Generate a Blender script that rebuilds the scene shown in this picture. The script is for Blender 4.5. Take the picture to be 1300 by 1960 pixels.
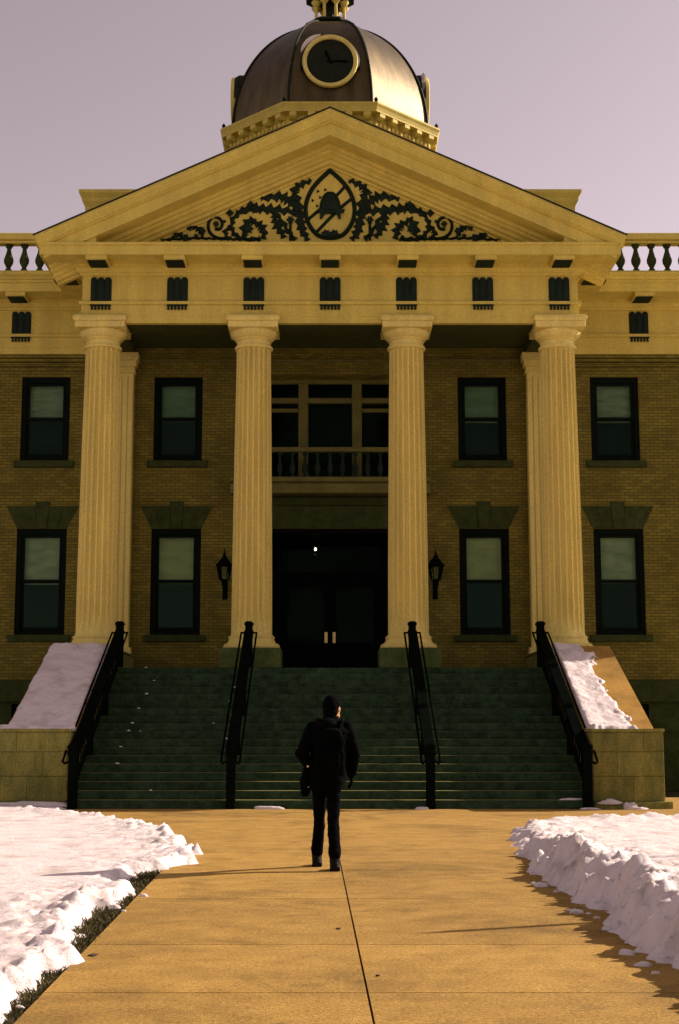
import bpy, bmesh, math, random
import numpy as np
from mathutils import Vector, Matrix
R = math.radians
random.seed(7)
for o in list(bpy.data.objects):
    bpy.data.objects.remove(o)
scene = bpy.context.scene
col = scene.collection

# ------------------------------------------------------------------ camera, sky, sun, exposure
cam_d = bpy.data.cameras.new("camera"); cam = bpy.data.objects.new("camera", cam_d); col.objects.link(cam)
cam.location = (0, 0, 1.365); cam.rotation_euler = (R(90 + 8.55), 0, 0)
cam_d.sensor_fit = 'HORIZONTAL'; cam_d.sensor_width = 24.0; cam_d.lens = 24.0 * 2780 / 1300
cam_d.shift_x = 18 / 1300; cam_d.clip_end = 3000
scene.camera = cam

SUN_AZ, SUN_EL = 23.5, 30.0            # degrees behind the facade plane, and above the horizon
s_dir = Vector((math.cos(R(SUN_EL)) * math.cos(R(SUN_AZ)), math.cos(R(SUN_EL)) * math.sin(R(SUN_AZ)), math.sin(R(SUN_EL))))
world = bpy.data.worlds.new("World"); scene.world = world; world.use_nodes = True
nt = world.node_tree; nt.nodes.clear()
sky = nt.nodes.new('ShaderNodeTexSky'); sky.sky_type = 'NISHITA'; sky.sun_disc = False
sky.sun_elevation = R(SUN_EL); sky.sun_rotation = R(90 - SUN_AZ); sky.air_density = 1.0; sky.dust_density = 1.0; sky.ozone_density = 1.0
bw = nt.nodes.new('ShaderNodeRGBToBW')
tint = nt.nodes.new('ShaderNodeMix'); tint.data_type = 'RGBA'; tint.blend_type = 'MULTIPLY'; tint.inputs[0].default_value = 1
tint.inputs[7].default_value = (1.07, 0.86, 0.93, 1)
mixs = nt.nodes.new('ShaderNodeMix'); mixs.data_type = 'RGBA'; mixs.inputs[0].default_value = 0.96
bg = nt.nodes.new('ShaderNodeBackground'); bg.inputs[1].default_value = 0.108
out = nt.nodes.new('ShaderNodeOutputWorld')
L = nt.links.new
L(sky.outputs[0], bw.inputs[0]); L(bw.outputs[0], tint.inputs[6])
L(sky.outputs[0], mixs.inputs[6]); L(tint.outputs[2], mixs.inputs[7])
L(mixs.outputs[2], bg.inputs[0]); L(bg.outputs[0], out.inputs[0])

sun_d = bpy.data.lights.new("sun", 'SUN'); sun_d.energy = 5.0; sun_d.angle = R(0.53); sun_d.color = (1.0, 0.85, 0.74)
sun = bpy.data.objects.new("sun", sun_d); col.objects.link(sun)
sun.rotation_euler = s_dir.to_track_quat('Z', 'Y').to_euler(); sun.location = (30, 40, 40)
scene.view_settings.view_transform = 'Standard'; scene.view_settings.look = 'None'
scene.view_settings.exposure = 0.8; scene.view_settings.gamma = 1.0
scene.render.engine = 'CYCLES'

# ------------------------------------------------------------------ materials
def mat(name, c, rough=0.8, var=0.18, scale=3.0, bump=0.15, bscale=40.0, metallic=0.0, spec=0.3, c2=None, streak=None, speck=0.0, fine=28.0, stain=0.0, objvar=0.0):
    m = bpy.data.materials.new(name); m.use_nodes = True
    t = m.node_tree; b = t.nodes['Principled BSDF']
    b.inputs['Roughness'].default_value = rough; b.inputs['Metallic'].default_value = metallic
    b.inputs['Specular IOR Level'].default_value = spec
    geo = t.nodes.new('ShaderNodeNewGeometry')
    mp = t.nodes.new('ShaderNodeMapping'); t.links.new(geo.outputs['Position'], mp.inputs[0])
    if streak: mp.inputs['Scale'].default_value = streak
    n1 = t.nodes.new('ShaderNodeTexNoise'); n1.inputs['Scale'].default_value = scale; n1.inputs['Detail'].default_value = 7; n1.inputs['Roughness'].default_value = 0.65
    t.links.new(mp.outputs[0], n1.inputs['Vector'])
    cr = t.nodes.new('ShaderNodeValToRGB')
    d = c2 if c2 else tuple(x * (1 - 2.2 * var) for x in c)
    cr.color_ramp.elements[0].position = 0.3; cr.color_ramp.elements[0].color = (*[max(0, x) for x in d], 1)
    cr.color_ramp.elements[1].position = 0.68; cr.color_ramp.elements[1].color = (*[x * (1 + 0.3 * var) for x in c], 1)
    t.links.new(n1.outputs[0], cr.inputs[0])
    colour = cr.outputs[0]
    if speck:      # grains in the stone or paint
        n3 = t.nodes.new('ShaderNodeTexNoise'); n3.inputs['Scale'].default_value = fine; n3.inputs['Detail'].default_value = 4; n3.inputs['Roughness'].default_value = 0.8
        t.links.new(geo.outputs['Position'], n3.inputs['Vector'])
        mr = t.nodes.new('ShaderNodeMapRange'); mr.inputs[1].default_value = 0.3; mr.inputs[2].default_value = 0.7; mr.inputs[3].default_value = 1 - speck; mr.inputs[4].default_value = 1 + speck
        t.links.new(n3.outputs[0], mr.inputs[0])
        vm = t.nodes.new('ShaderNodeVectorMath'); vm.operation = 'SCALE'; t.links.new(colour, vm.inputs[0]); t.links.new(mr.outputs[0], vm.inputs['Scale']); colour = vm.outputs[0]
    if stain:      # damp patches, rubbed dirt and small spots
        for sc, lo, hi, k in ((0.55, 0.50, 0.66, stain), (1.9, 0.56, 0.68, 0.72), (11.0, 0.66, 0.72, 0.55)):
            n4 = t.nodes.new('ShaderNodeTexNoise'); n4.inputs['Scale'].default_value = sc; n4.inputs['Detail'].default_value = 8; n4.inputs['Roughness'].default_value = 0.7; n4.inputs['Distortion'].default_value = 0.6
            t.links.new(geo.outputs['Position'], n4.inputs['Vector'])
            mr = t.nodes.new('ShaderNodeMapRange'); mr.inputs[1].default_value = lo; mr.inputs[2].default_value = hi; mr.inputs[3].default_value = 1.0; mr.inputs[4].default_value = k
            t.links.new(n4.outputs[0], mr.inputs[0])
            vm = t.nodes.new('ShaderNodeVectorMath'); vm.operation = 'SCALE'; t.links.new(colour, vm.inputs[0]); t.links.new(mr.outputs[0], vm.inputs['Scale']); colour = vm.outputs[0]
    if objvar:     # each piece a little lighter or darker than its neighbours
        oi = t.nodes.new('ShaderNodeObjectInfo'); mr = t.nodes.new('ShaderNodeMapRange'); mr.inputs[3].default_value = 1 - objvar; mr.inputs[4].default_value = 1 + objvar
        t.links.new(oi.outputs['Random'], mr.inputs[0])
        vm = t.nodes.new('ShaderNodeVectorMath'); vm.operation = 'SCALE'; t.links.new(colour, vm.inputs[0]); t.links.new(mr.outputs[0], vm.inputs['Scale']); colour = vm.outputs[0]
    t.links.new(colour, b.inputs['Base Color'])
    if bump:
        n2 = t.nodes.new('ShaderNodeTexNoise'); n2.inputs['Scale'].default_value = bscale; n2.inputs['Detail'].default_value = 5
        t.links.new(geo.outputs['Position'], n2.inputs['Vector'])
        bp = t.nodes.new('ShaderNodeBump'); bp.inputs['Strength'].default_value = bump; bp.inputs['Distance'].default_value = 0.02
        t.links.new(n2.outputs[0], bp.inputs['Height']); t.links.new(bp.outputs[0], b.inputs['Normal'])
    return m

M = {}
M['cream'] = mat('cream_paint', (0.645, 0.505, 0.094), 0.7, 0.10, 1.6, 0.12, 30, streak=(1.6, 1.6, 0.22), speck=0.22, objvar=0.06)
M['column'] = mat('column_stone', (0.74, 0.595, 0.16), 0.8, 0.10, 2.0, 0.15, 45, streak=(1.6, 1.6, 0.2), speck=0.22, objvar=0.05)
M['trim_dark'] = mat('dark_green_trim', (0.010, 0.022, 0.010), 0.6, 0.2, 4, 0.1, spec=0.15)
M['iron'] = mat('black_iron', (0.004, 0.006, 0.004), 1.0, 0.2, 6, 0.05, spec=0.0)
M['frame'] = mat('dark_window_frame', (0.005, 0.009, 0.005), 0.8, 0.15, 6, 0.05, spec=0.05)
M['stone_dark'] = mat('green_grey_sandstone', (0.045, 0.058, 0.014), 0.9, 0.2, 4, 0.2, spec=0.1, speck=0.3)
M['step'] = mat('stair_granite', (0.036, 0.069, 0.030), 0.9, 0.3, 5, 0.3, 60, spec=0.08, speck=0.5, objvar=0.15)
M['stone'] = mat('cheek_wall_stone', (0.24, 0.21, 0.05), 0.88, 0.25, 2.6, 0.3, 50, c2=(0.10, 0.11, 0.03), streak=(1.6, 1.6, 0.5), spec=0.1, speck=0.35, objvar=0.12)
M['plinth'] = mat('plinth_stone', (0.085, 0.115, 0.03), 0.88, 0.2, 4, 0.25, spec=0.1, speck=0.35)
M['concrete'] = mat('walkway_concrete', (0.36, 0.214, 0.048), 0.9, 0.16, 3.0, 0.45, 110, c2=(0.255, 0.146, 0.030), spec=0.15, speck=0.55, fine=40, stain=0.6, objvar=0.08)
M['joint'] = mat('joint_filler', (0.06, 0.04, 0.018), 0.95, 0.2, 8)
M['dome'] = mat('weathered_copper_dome', (0.135, 0.098, 0.042), 0.44, 0.25, 1.6, 0.12, 20, metallic=0.95, spec=0.2, streak=(1.5, 1.5, 0.2))
M['dome_dark'] = mat('dome_edge_metal', (0.018, 0.022, 0.010), 0.7, 0.2, 3, spec=0.1)
M['roof'] = mat('metal_roof', (0.05, 0.045, 0.022), 0.8, 0.2, 2, spec=0.1)
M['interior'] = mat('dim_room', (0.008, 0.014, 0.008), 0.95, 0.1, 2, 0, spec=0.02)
M['door'] = mat('black_door_paint', (0.003, 0.004, 0.003), 0.8, 0.2, 3, 0.05, spec=0.03)
M['blind_up'] = mat('grey_green_window_blind', (0.17, 0.235, 0.135), 0.9, 0.14, 1.2, 0, streak=(1, 1, 4))
M['blind_low'] = mat('cream_window_blind', (0.44, 0.42, 0.19), 0.9, 0.14, 1.2, 0, streak=(1, 1, 4))
M['brass'] = mat('brass', (0.80, 0.58, 0.2), 0.35, 0.1, 5, 0, metallic=0.6, spec=0.6)
M['soil'] = mat('winter_lawn_soil', (0.055, 0.05, 0.018), 0.95, 0.3, 6, 0.5, 25)
M['grass'] = mat('dead_grass', (0.10, 0.085, 0.022), 0.9, 0.35, 9, 0)
M['cloth'] = mat('black_jacket_cloth', (0.0025, 0.003, 0.0025), 0.95, 0.3, 14, 0.3, 90, spec=0.02)
M['denim'] = mat('black_denim', (0.003, 0.0035, 0.0035), 0.95, 0.3, 14, 0.3, 120, spec=0.02)
M['leather'] = mat('brown_boot_leather', (0.010, 0.008, 0.004), 0.75, 0.3, 20, 0.2, spec=0.12)
M['bag'] = mat('black_bag_nylon', (0.002, 0.0024, 0.002), 0.95, 0.2, 10, 0.2, spec=0.02)
M['skin'] = mat('skin', (0.50, 0.26, 0.11), 0.55, 0.08, 8, 0)
M['hair'] = mat('black_wool_hat', (0.002, 0.002, 0.002), 0.95, 0.2, 30, 0.4, 120, spec=0.02)
M['glint'] = mat('pale_hood_glint', (0.85, 0.74, 0.66), 0.4, 0.05, 4, 0, spec=0.5)  # sun glint on the clock hood edge, put into a pale colour
M['dial'] = mat('clock_dial', (0.011, 0.014, 0.008), 0.7, 0.2, 5, 0)
M['numeral'] = mat('clock_numeral', (0.035, 0.042, 0.018), 0.7, 0.1, 5, 0)
M['trim_shade'] = mat('shade_darkened_trim', (0.15, 0.135, 0.032), 0.8, 0.15, 3, 0.1, spec=0.15, speck=0.25)  # balcony and porch wall trim, with the portico shade put into the colour
M['ceiling'] = mat('shade_darkened_soffit', (0.055, 0.06, 0.015), 0.85, 0.15, 3, 0.1, spec=0.1)  # portico ceiling and beams, colour darkened to stand for the shade there
M['tread'] = mat('worn_sunlit_step_tread', (0.22, 0.18, 0.055), 0.9, 0.25, 6, 0.2, c2=(0.12, 0.11, 0.035), spec=0.05)  # worn tops, coloured paler so sunlit strips show on the dark steps
M['coping'] = mat('coping_stone', (0.40, 0.225, 0.045), 0.88, 0.2, 2.0, 0.25, 60, spec=0.1, speck=0.3)
M['leaf'] = mat('dry_leaf', (0.05, 0.028, 0.012), 0.9, 0.3, 30, 0)

def brick_mat():
    m = bpy.data.materials.new('buff_brick'); m.use_nodes = True
    t = m.node_tree; b = t.nodes['Principled BSDF']; b.inputs['Roughness'].default_value = 0.9; b.inputs['Specular IOR Level'].default_value = 0.15
    geo = t.nodes.new('ShaderNodeNewGeometry'); sx = t.nodes.new('ShaderNodeSeparateXYZ'); t.links.new(geo.outputs['Position'], sx.inputs[0])
    ad = t.nodes.new('ShaderNodeMath'); t.links.new(sx.outputs[0], ad.inputs[0]); t.links.new(sx.outputs[1], ad.inputs[1])
    cx = t.nodes.new('ShaderNodeCombineXYZ'); t.links.new(ad.outputs[0], cx.inputs[0]); t.links.new(sx.outputs[2], cx.inputs[1])
    br = t.nodes.new('ShaderNodeTexBrick'); br.inputs['Scale'].default_value = 1.0
    br.inputs['Brick Width'].default_value = 0.215; br.inputs['Row Height'].default_value = 0.075; br.inputs['Mortar Size'].default_value = 0.011
    br.inputs['Mortar Smooth'].default_value = 0.3; br.inputs['Bias'].default_value = 0.0
    br.inputs['Color1'].default_value = (0.235, 0.185, 0.024, 1); br.inputs['Color2'].default_value = (0.15, 0.122, 0.017, 1); br.inputs['Mortar'].default_value = (0.10, 0.087, 0.02, 1)
    t.links.new(cx.outputs[0], br.inputs['Vector'])
    n = t.nodes.new('ShaderNodeTexNoise'); n.inputs['Scale'].default_value = 1.3; n.inputs['Detail'].default_value = 8; t.links.new(geo.outputs['Position'], n.inputs['Vector'])
    cr = t.nodes.new('ShaderNodeValToRGB'); cr.color_ramp.elements[0].position = 0.3; cr.color_ramp.elements[0].color = (0.66, 0.66, 0.66, 1); cr.color_ramp.elements[1].position = 0.7
    t.links.new(n.outputs[0], cr.inputs[0])
    mx = t.nodes.new('ShaderNodeMix'); mx.data_type = 'RGBA'; mx.blend_type = 'MULTIPLY'; mx.inputs[0].default_value = 1
    t.links.new(br.outputs[0], mx.inputs[6]); t.links.new(cr.outputs[0], mx.inputs[7]); t.links.new(mx.outputs[2], b.inputs['Base Color'])
    bp = t.nodes.new('ShaderNodeBump'); bp.invert = True; bp.inputs['Strength'].default_value = 0.7; bp.inputs['Distance'].default_value = 0.012
    t.links.new(br.outputs['Fac'], bp.inputs['Height']); t.links.new(bp.outputs[0], b.inputs['Normal'])
    return m
M['brick'] = brick_mat()

def snow_mat():
    m = bpy.data.materials.new('old_snow'); m.use_nodes = True
    t = m.node_tree; b = t.nodes['Principled BSDF']; b.inputs['Roughness'].default_value = 0.75; b.inputs['Specular IOR Level'].default_value = 0.2
    geo = t.nodes.new('ShaderNodeNewGeometry')
    n = t.nodes.new('ShaderNodeTexNoise'); n.inputs['Scale'].default_value = 2.5; n.inputs['Detail'].default_value = 9; t.links.new(geo.outputs['Position'], n.inputs['Vector'])
    cr = t.nodes.new('ShaderNodeValToRGB'); cr.color_ramp.elements[0].position = 0.28; cr.color_ramp.elements[0].color = (0.48, 0.40, 0.35, 1)
    cr.color_ramp.elements[1].position = 0.5; cr.color_ramp.elements[1].color = (0.69, 0.60, 0.575, 1)
    t.links.new(n.outputs[0], cr.inputs[0])
    n3 = t.nodes.new('ShaderNodeTexNoise'); n3.inputs['Scale'].default_value = 38; n3.inputs['Detail'].default_value = 5; t.links.new(geo.outputs['Position'], n3.inputs['Vector'])
    mr = t.nodes.new('ShaderNodeMapRange'); mr.inputs[1].default_value = 0.62; mr.inputs[2].default_value = 0.70; mr.inputs[3].default_value = 0.0; mr.inputs[4].default_value = 0.45; t.links.new(n3.outputs[0], mr.inputs[0])
    mg = t.nodes.new('ShaderNodeMix'); mg.data_type = 'RGBA'; mg.inputs[7].default_value = (0.22, 0.15, 0.09, 1); t.links.new(mr.outputs[0], mg.inputs[0]); t.links.new(cr.outputs[0], mg.inputs[6]); t.links.new(mg.outputs[2], b.inputs['Base Color'])
    n2 = t.nodes.new('ShaderNodeTexNoise'); n2.inputs['Scale'].default_value = 22; n2.inputs['Detail'].default_value = 10; n2.inputs['Roughness'].default_value = 0.7; t.links.new(geo.outputs['Position'], n2.inputs['Vector'])
    bp = t.nodes.new('ShaderNodeBump'); bp.inputs['Strength'].default_value = 0.6; bp.inputs['Distance'].default_value = 0.03
    t.links.new(n2.outputs[0], bp.inputs['Height']); t.links.new(bp.outputs[0], b.inputs['Normal'])
    return m
M['snow'] = snow_mat()

def glass_mat(name='window_glass', ior=1.19, refl=(0.45, 0.8, 0.5, 1)):
    m = bpy.data.materials.new(name); m.use_nodes = True
    t = m.node_tree; t.nodes.clear()
    o = t.nodes.new('ShaderNodeOutputMaterial'); mx = t.nodes.new('ShaderNodeMixShader'); tr = t.nodes.new('ShaderNodeBsdfTransparent'); gl = t.nodes.new('ShaderNodeBsdfGlossy')
    tr.inputs[0].default_value = (0.86, 0.92, 0.86, 1); gl.inputs['Roughness'].default_value = 0.04; gl.inputs[0].default_value = refl
    fr = t.nodes.new('ShaderNodeFresnel'); fr.inputs[0].default_value = ior
    nz = t.nodes.new('ShaderNodeTexNoise'); nz.inputs['Scale'].default_value = 2.2; bpn = t.nodes.new('ShaderNodeBump'); bpn.inputs['Strength'].default_value = 0.25; bpn.inputs['Distance'].default_value = 0.08
    ge = t.nodes.new('ShaderNodeNewGeometry'); t.links.new(ge.outputs['Position'], nz.inputs['Vector']); t.links.new(nz.outputs[0], bpn.inputs['Height']); t.links.new(bpn.outputs[0], gl.inputs['Normal'])
    t.links.new(fr.outputs[0], mx.inputs[0]); t.links.new(tr.outputs[0], mx.inputs[1]); t.links.new(gl.outputs[0], mx.inputs[2]); t.links.new(mx.outputs[0], o.inputs[0])
    return m
M['glass'] = glass_mat()
M['dark_glass'] = glass_mat('dusky_glass', 1.12, (0.25, 0.45, 0.28, 1))
def emit_mat(name, c, s):
    m = bpy.data.materials.new(name); m.use_nodes = True; b = m.node_tree.nodes['Principled BSDF']
    b.inputs['Emission Color'].default_value = (*c, 1); b.inputs['Emission Strength'].default_value = s; b.inputs['Base Color'].default_value = (0.5, 0.45, 0.3, 1)
    return m
M['bulb'] = emit_mat('lamp_bulb', (1, 0.85, 0.5), 4)

# ------------------------------------------------------------------ helpers
W = {}
class MB:
    def __init__(s): s.v = []; s.f = []
    def add(s, vs, fs):
        n = len(s.v); s.v += [tuple(p) for p in vs]; s.f += [tuple(i + n for i in f) for f in fs]; return s
    def box(s, x0, x1, y0, y1, z0, z1, sk=0.0):
        return s.add([(x0, y0, z0), (x1, y0, z0), (x1, y1, z0), (x0, y1, z0), (x0, y0, z1), (x1, y0, z1), (x1, y1, z1), (x0, y1, z1)],
                     [(0, 3, 2, 1), (4, 5, 6, 7), (0, 1, 5, 4), (1, 2, 6, 5), (2, 3, 7, 6), (3, 0, 4, 7)])
    def prism_y(s, poly, y0, y1):      # polygon in x,z (counter-clockwise seen from the front)
        n = len(poly)
        return s.add([(x, y0, z) for x, z in poly] + [(x, y1, z) for x, z in poly],
                     [tuple(range(n)), tuple(range(2 * n - 1, n - 1, -1))] + [(i, i + n, (i + 1) % n + n, (i + 1) % n) for i in range(n)])
    def prism_x(s, poly, x0, x1):      # polygon in y,z
        n = len(poly)
        return s.add([(x0, y, z) for y, z in poly] + [(x1, y, z) for y, z in poly],
                     [tuple(range(n))[::-1], tuple(range(n, 2 * n))] + [(i, (i + 1) % n, (i + 1) % n + n, i + n) for i in range(n)])
    def prism_z(s, poly, z0, z1):      # polygon in x,y ccw from above
        n = len(poly)
        return s.add([(x, y, z0) for x, y in poly] + [(x, y, z1) for x, y in poly],
                     [tuple(range(n))[::-1], tuple(range(n, 2 * n))] + [(i, (i + 1) % n, (i + 1) % n + n, i + n) for i in range(n)])
    def rings(s, rings, cap=True, closed=True):
        k = len(rings[0]); vs = [p for r in rings for p in r]; fs = []
        for a in range(len(rings) - 1):
            for i in range(k if closed else k - 1):
                j = (i + 1) % k
                fs.append((a * k + i, a * k + j, (a + 1) * k + j, (a + 1) * k + i))
        if cap:
            fs.append(tuple(range(k))[::-1]); fs.append(tuple((len(rings) - 1) * k + i for i in range(k)))
        return s.add(vs, fs)
    def lathe(s, prof, seg=24, c=(0, 0), a0=0.0, axis='z', cap=True):
        rs = []
        for r, h in prof:
            ring = []
            for i in range(seg):
                a = a0 + 2 * math.pi * i / seg
                if axis == 'z': ring.append((c[0] + r * math.cos(a), c[1] + r * math.sin(a), h))
                elif axis == 'y': ring.append((c[0] + r * math.cos(a), h, c[1] + r * math.sin(a)))
                else: ring.append((h, c[0] + r * math.cos(a), c[1] + r * math.sin(a)))
            rs.append(ring)
        return s.rings(rs, cap)
    def tube(s, pts, r, seg=8):
        pts = [Vector(p) for p in pts]; rs = []; n = len(pts)
        rr = r if isinstance(r, (list, tuple)) else [r] * n
        up = Vector((0, 0, 1))
        for i, p in enumerate(pts):
            d = (pts[min(i + 1, n - 1)] - pts[max(i - 1, 0)]).normalized()
            u = up if abs(d.dot(up)) < 0.95 else Vector((0, 1, 0))
            a = d.cross(u).normalized(); b = a.cross(d).normalized()
            rs.append([tuple(p + (a * math.cos(t) + b * math.sin(t)) * rr[i]) for t in [2 * math.pi * k / seg for k in range(seg)]])
        return s.rings(rs)
    def build(s, name, m, parent=None, smooth=False, bevel=0.0, at=None, kind=None):
        me = bpy.data.meshes.new(name); me.from_pydata(s.v, [], s.f); me.update()
        bm = bmesh.new(); bm.from_mesh(me); bmesh.ops.recalc_face_normals(bm, faces=bm.faces)
        if bevel: bmesh.ops.bevel(bm, geom=list(bm.edges), offset=bevel, segments=1, affect='EDGES', clamp_overlap=True)
        bm.to_mesh(me); bm.free()
        me.materials.append(M[m])
        if smooth:
            me.shade_smooth()
            try: me.set_sharp_from_angle(angle=R(40))
            except Exception: pass
        o = bpy.data.objects.new(name, me); col.objects.link(o)
        put(o, parent, at)
        if kind: o['kind'] = kind
        return o
def put(o, parent=None, at=None):
    w = Vector(at) if at else Vector((0, 0, 0)); W[o.name] = w
    o.parent = parent; o.location = w - (W[parent.name] if parent else Vector((0, 0, 0)))
def inst(src, parent, at, rz=0):
    o = src.copy(); col.objects.link(o); put(o, parent, at)
    if rz: o.rotation_euler.z = rz
    return o
def inst_tree(src, parent, delta):
    o = inst(src, parent, W[src.name] + Vector(delta))
    for ch in [c for c in src.children]: inst_tree(ch, o, delta)
    return o
def thing(name, label, cat, at=(0, 0, 0), group=None):
    o = bpy.data.objects.new(name, None); col.objects.link(o); o.empty_display_size = 0.2; put(o, None, at)
    return tag(o, label, cat, group)
def tag(o, label=None, cat=None, group=None, kind=None):
    if label: o['label'] = label
    if cat: o['category'] = cat
    if group: o['group'] = group
    if kind: o['kind'] = kind
    return o
def holder(name, parent, at=(0, 0, 0)):
    o = bpy.data.objects.new(name, None); col.objects.link(o); o.empty_display_size = 0.1; put(o, parent, at); return o
def sweep(path, prof, mode):
    """profile (offset, w) swept along a mitred 2-D path; mode 'plan': path x,y and w = z; mode 'front': path x,z and w = y"""
    P = [Vector(p) for p in path]; n = len(P); rings = []
    nrm = []
    for i in range(n - 1):
        d = (P[i + 1] - P[i]).normalized(); nrm.append(Vector((d.y, -d.x)))
    for i in range(n):
        if i == 0: mv = nrm[0]
        elif i == n - 1: mv = nrm[-1]
        else:
            b = (nrm[i - 1] + nrm[i]); b.normalize(); mv = b / max(0.2, b.dot(nrm[i]))
        ring = []
        for off, w in prof:
            q = P[i] + mv * off
            ring.append((q.x, q.y, w) if mode == 'plan' else (q.x, w, q.y))
        rings.append(ring)
    return rings

# numpy noise -----------------------------------------------------------------
_rng = np.random.default_rng(3); _tab = _rng.random((256, 256)); _tabx = _rng.random((256, 256)); _taby = _rng.random((256, 256))
def vnoise(x, y, s=0):
    x = x + s * 17.3; y = y + s * 9.1
    xi = np.floor(x).astype(int); yi = np.floor(y).astype(int); fx = x - xi; fy = y - yi
    fx = fx * fx * (3 - 2 * fx); fy = fy * fy * (3 - 2 * fy)
    g = lambda a, b: _tab[a % 256, b % 256]
    return (g(xi, yi) * (1 - fx) + g(xi + 1, yi) * fx) * (1 - fy) + (g(xi, yi + 1) * (1 - fx) + g(xi + 1, yi + 1) * fx) * fy
def fbm(x, y, s=0, o=4):
    t = 0; a = 0.5; k = 1.0; tot = 0
    for i in range(o):
        t = t + a * (vnoise(x * k, y * k, s + i) - 0.5); tot += a; a *= 0.5; k *= 2.03
    return t / tot * 2
def worley(x, y, s=0):
    x = x + s * 5.7; y = y + s * 3.3
    xi = np.floor(x).astype(int); yi = np.floor(y).astype(int)
    f1 = np.full(x.shape, 9.0); idv = np.zeros(x.shape)
    for dx in (-1, 0, 1):
        for dy in (-1, 0, 1):
            a, b = xi + dx, yi + dy
            px = a + _tabx[a % 256, b % 256]; py = b + _taby[a % 256, b % 256]
            d = np.hypot(px - x, py - y); idv = np.where(d < f1, _tab[a % 256, b % 256], idv); f1 = np.minimum(f1, d)
    return f1, idv

# ------------------------------------------------------------------ ground and walkway
g = MB().add([(-600, -300, -0.06), (600, -300, -0.06), (600, 900, -0.06), (-600, 900, -0.06)], [(0, 1, 2, 3)]).build('ground', 'soil', kind='structure')
walk = MB()
walk.box(-1.57, 2.41, -8, 17.1, -0.058, -0.022); walk.box(-9, 16, 17.1, 26.6, -0.0585, -0.0225); walk.box(5.95, 16, 26.6, 30.5, -0.057, -0.023)
walkway = walk.build('walkway', 'joint', kind='structure')
GAP = 0.006
def slab(poly):
    MB().prism_z(poly, -0.05, 0.0).build('slab', 'concrete', walkway)
def jx(Y): return 0.085 + (17.15 - Y) * 0.0122
def rect_slab(xa0, xa1, xb0, xb1, y0, y1):
    slab([(xa0 + GAP, y0 + GAP), (xb0 - GAP, y0 + GAP), (xb1 - GAP, y1 - GAP), (xa1 + GAP, y1 - GAP)])
ys = [-7, -5.2, -3.4, -1.6, 0.2, 2.1, 3.9, 6.1, 7.93, 9.67, 12.25, 14.7, 17.15]
lx = lambda Y: -1.50 - (Y - 7.3) * 0.022
for a, b in zip(ys[:-1], ys[1:]):
    rect_slab(lx(a), lx(b), jx(a), jx(b), a, b)
    rect_slab(jx(a), jx(b), 2.4, 2.4, a, b)
for (y0, y1, xs) in ((17.15, 20.62, [-4.6, 5.4]), (20.62, 23.4, [-8.5, 8.4, 15.8]), (23.4, 26.5, [-8.5, 8.4, 15.8]), (26.5, 30.4, [6.15, 9.0, 12, 15.8])):
    for a, b in zip(xs[:-1], xs[1:]): rect_slab(a, a, b, b, y0, y1)

# ------------------------------------------------------------------ courthouse
YW = 34.6            # front wall plane
YF = 31.72           # portico frieze plane
YWF = 34.45          # wing frieze plane
XC = 15.7            # corner of the wings
house = thing('courthouse', 'buff brick courthouse with four fluted columns, a carved pediment and a clock dome', 'courthouse', (0, YW, 0))

# front wall with openings
UPZ = (7.82, 9.90); LOZ = (3.61, 6.16); BAZ = (1.25, 1.98)
wx = [-10.6, -6.93, -3.70, 3.70, 6.93, 10.6]
openings = []
for x in wx:
    openings.append((x - 0.59, x + 0.59, *UPZ)); openings.append((x - 0.60, x + 0.60, *LOZ))
    if abs(x) > 5: openings.append((x - 0.60, x + 0.60, *BAZ))
openings.append((-1.95, 1.95, 2.7, 6.16)); openings.append((-1.95, 1.95, 7.33, 9.95))
xs = sorted({-XC, XC} | {v for o in openings for v in o[:2]}); zs = sorted({-0.05, 2.54, 10.8} | {v for o in openings for v in o[2:]})
wall, base = MB(), MB()
for a, b in zip(xs[:-1], xs[1:]):
    for c, d in zip(zs[:-1], zs[1:]):
        mx, mz = (a + b) / 2, (c + d) / 2
        if any(o[0] < mx < o[1] and o[2] < mz < o[3] for o in openings): continue
        (base if d <= 2.541 else wall).add([(a, YW, c), (b, YW, c), (b, YW, d), (a, YW, d)], [(0, 1, 2, 3)])
for o in openings:
    dep = 1.7 if o[2] == 2.7 else (0.75 if o[2] == 7.33 else 0.35)
    t = base if o[3] < 2.5 else wall
    x0, x1, z0, z1 = o
    t.add([(x0, YW, z0), (x0, YW + dep, z0), (x0, YW + dep, z1), (x0, YW, z1)], [(0, 1, 2, 3)])
    t.add([(x1, YW, z0), (x1, YW + dep, z0), (x1, YW + dep, z1), (x1, YW, z1)], [(3, 2, 1, 0)])
    t.add([(x0, YW, z1), (x1, YW, z1), (x1, YW + dep, z1), (x0, YW + dep, z1)], [(0, 1, 2, 3)])
    t.add([(x0, YW, z0), (x1, YW, z0), (x1, YW + dep, z0), (x0, YW + dep, z0)], [(3, 2, 1, 0)])
wall.add([(-XC, YW, -0.05), (-XC, 56, -0.05), (-XC, 56, 12.3), (-XC, YW, 12.3)], [(3, 2, 1, 0)])
wall.add([(XC, YW, -0.05), (XC, 56, -0.05), (XC, 56, 12.3), (XC, YW, 12.3)], [(0, 1, 2, 3)])
wall.add([(-XC, 56, -0.05), (XC, 56, -0.05), (XC, 56, 12.3), (-XC, 56, 12.3)], [(0, 1, 2, 3)])
wall.build('wall', 'brick', house)
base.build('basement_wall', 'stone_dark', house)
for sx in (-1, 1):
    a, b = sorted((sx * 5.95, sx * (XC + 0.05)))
    MB().box(a, b, YW - 0.09, YW + 0.02, 2.02, 2.54).build('water_table', 'stone_dark', house, bevel=0.02)
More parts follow.
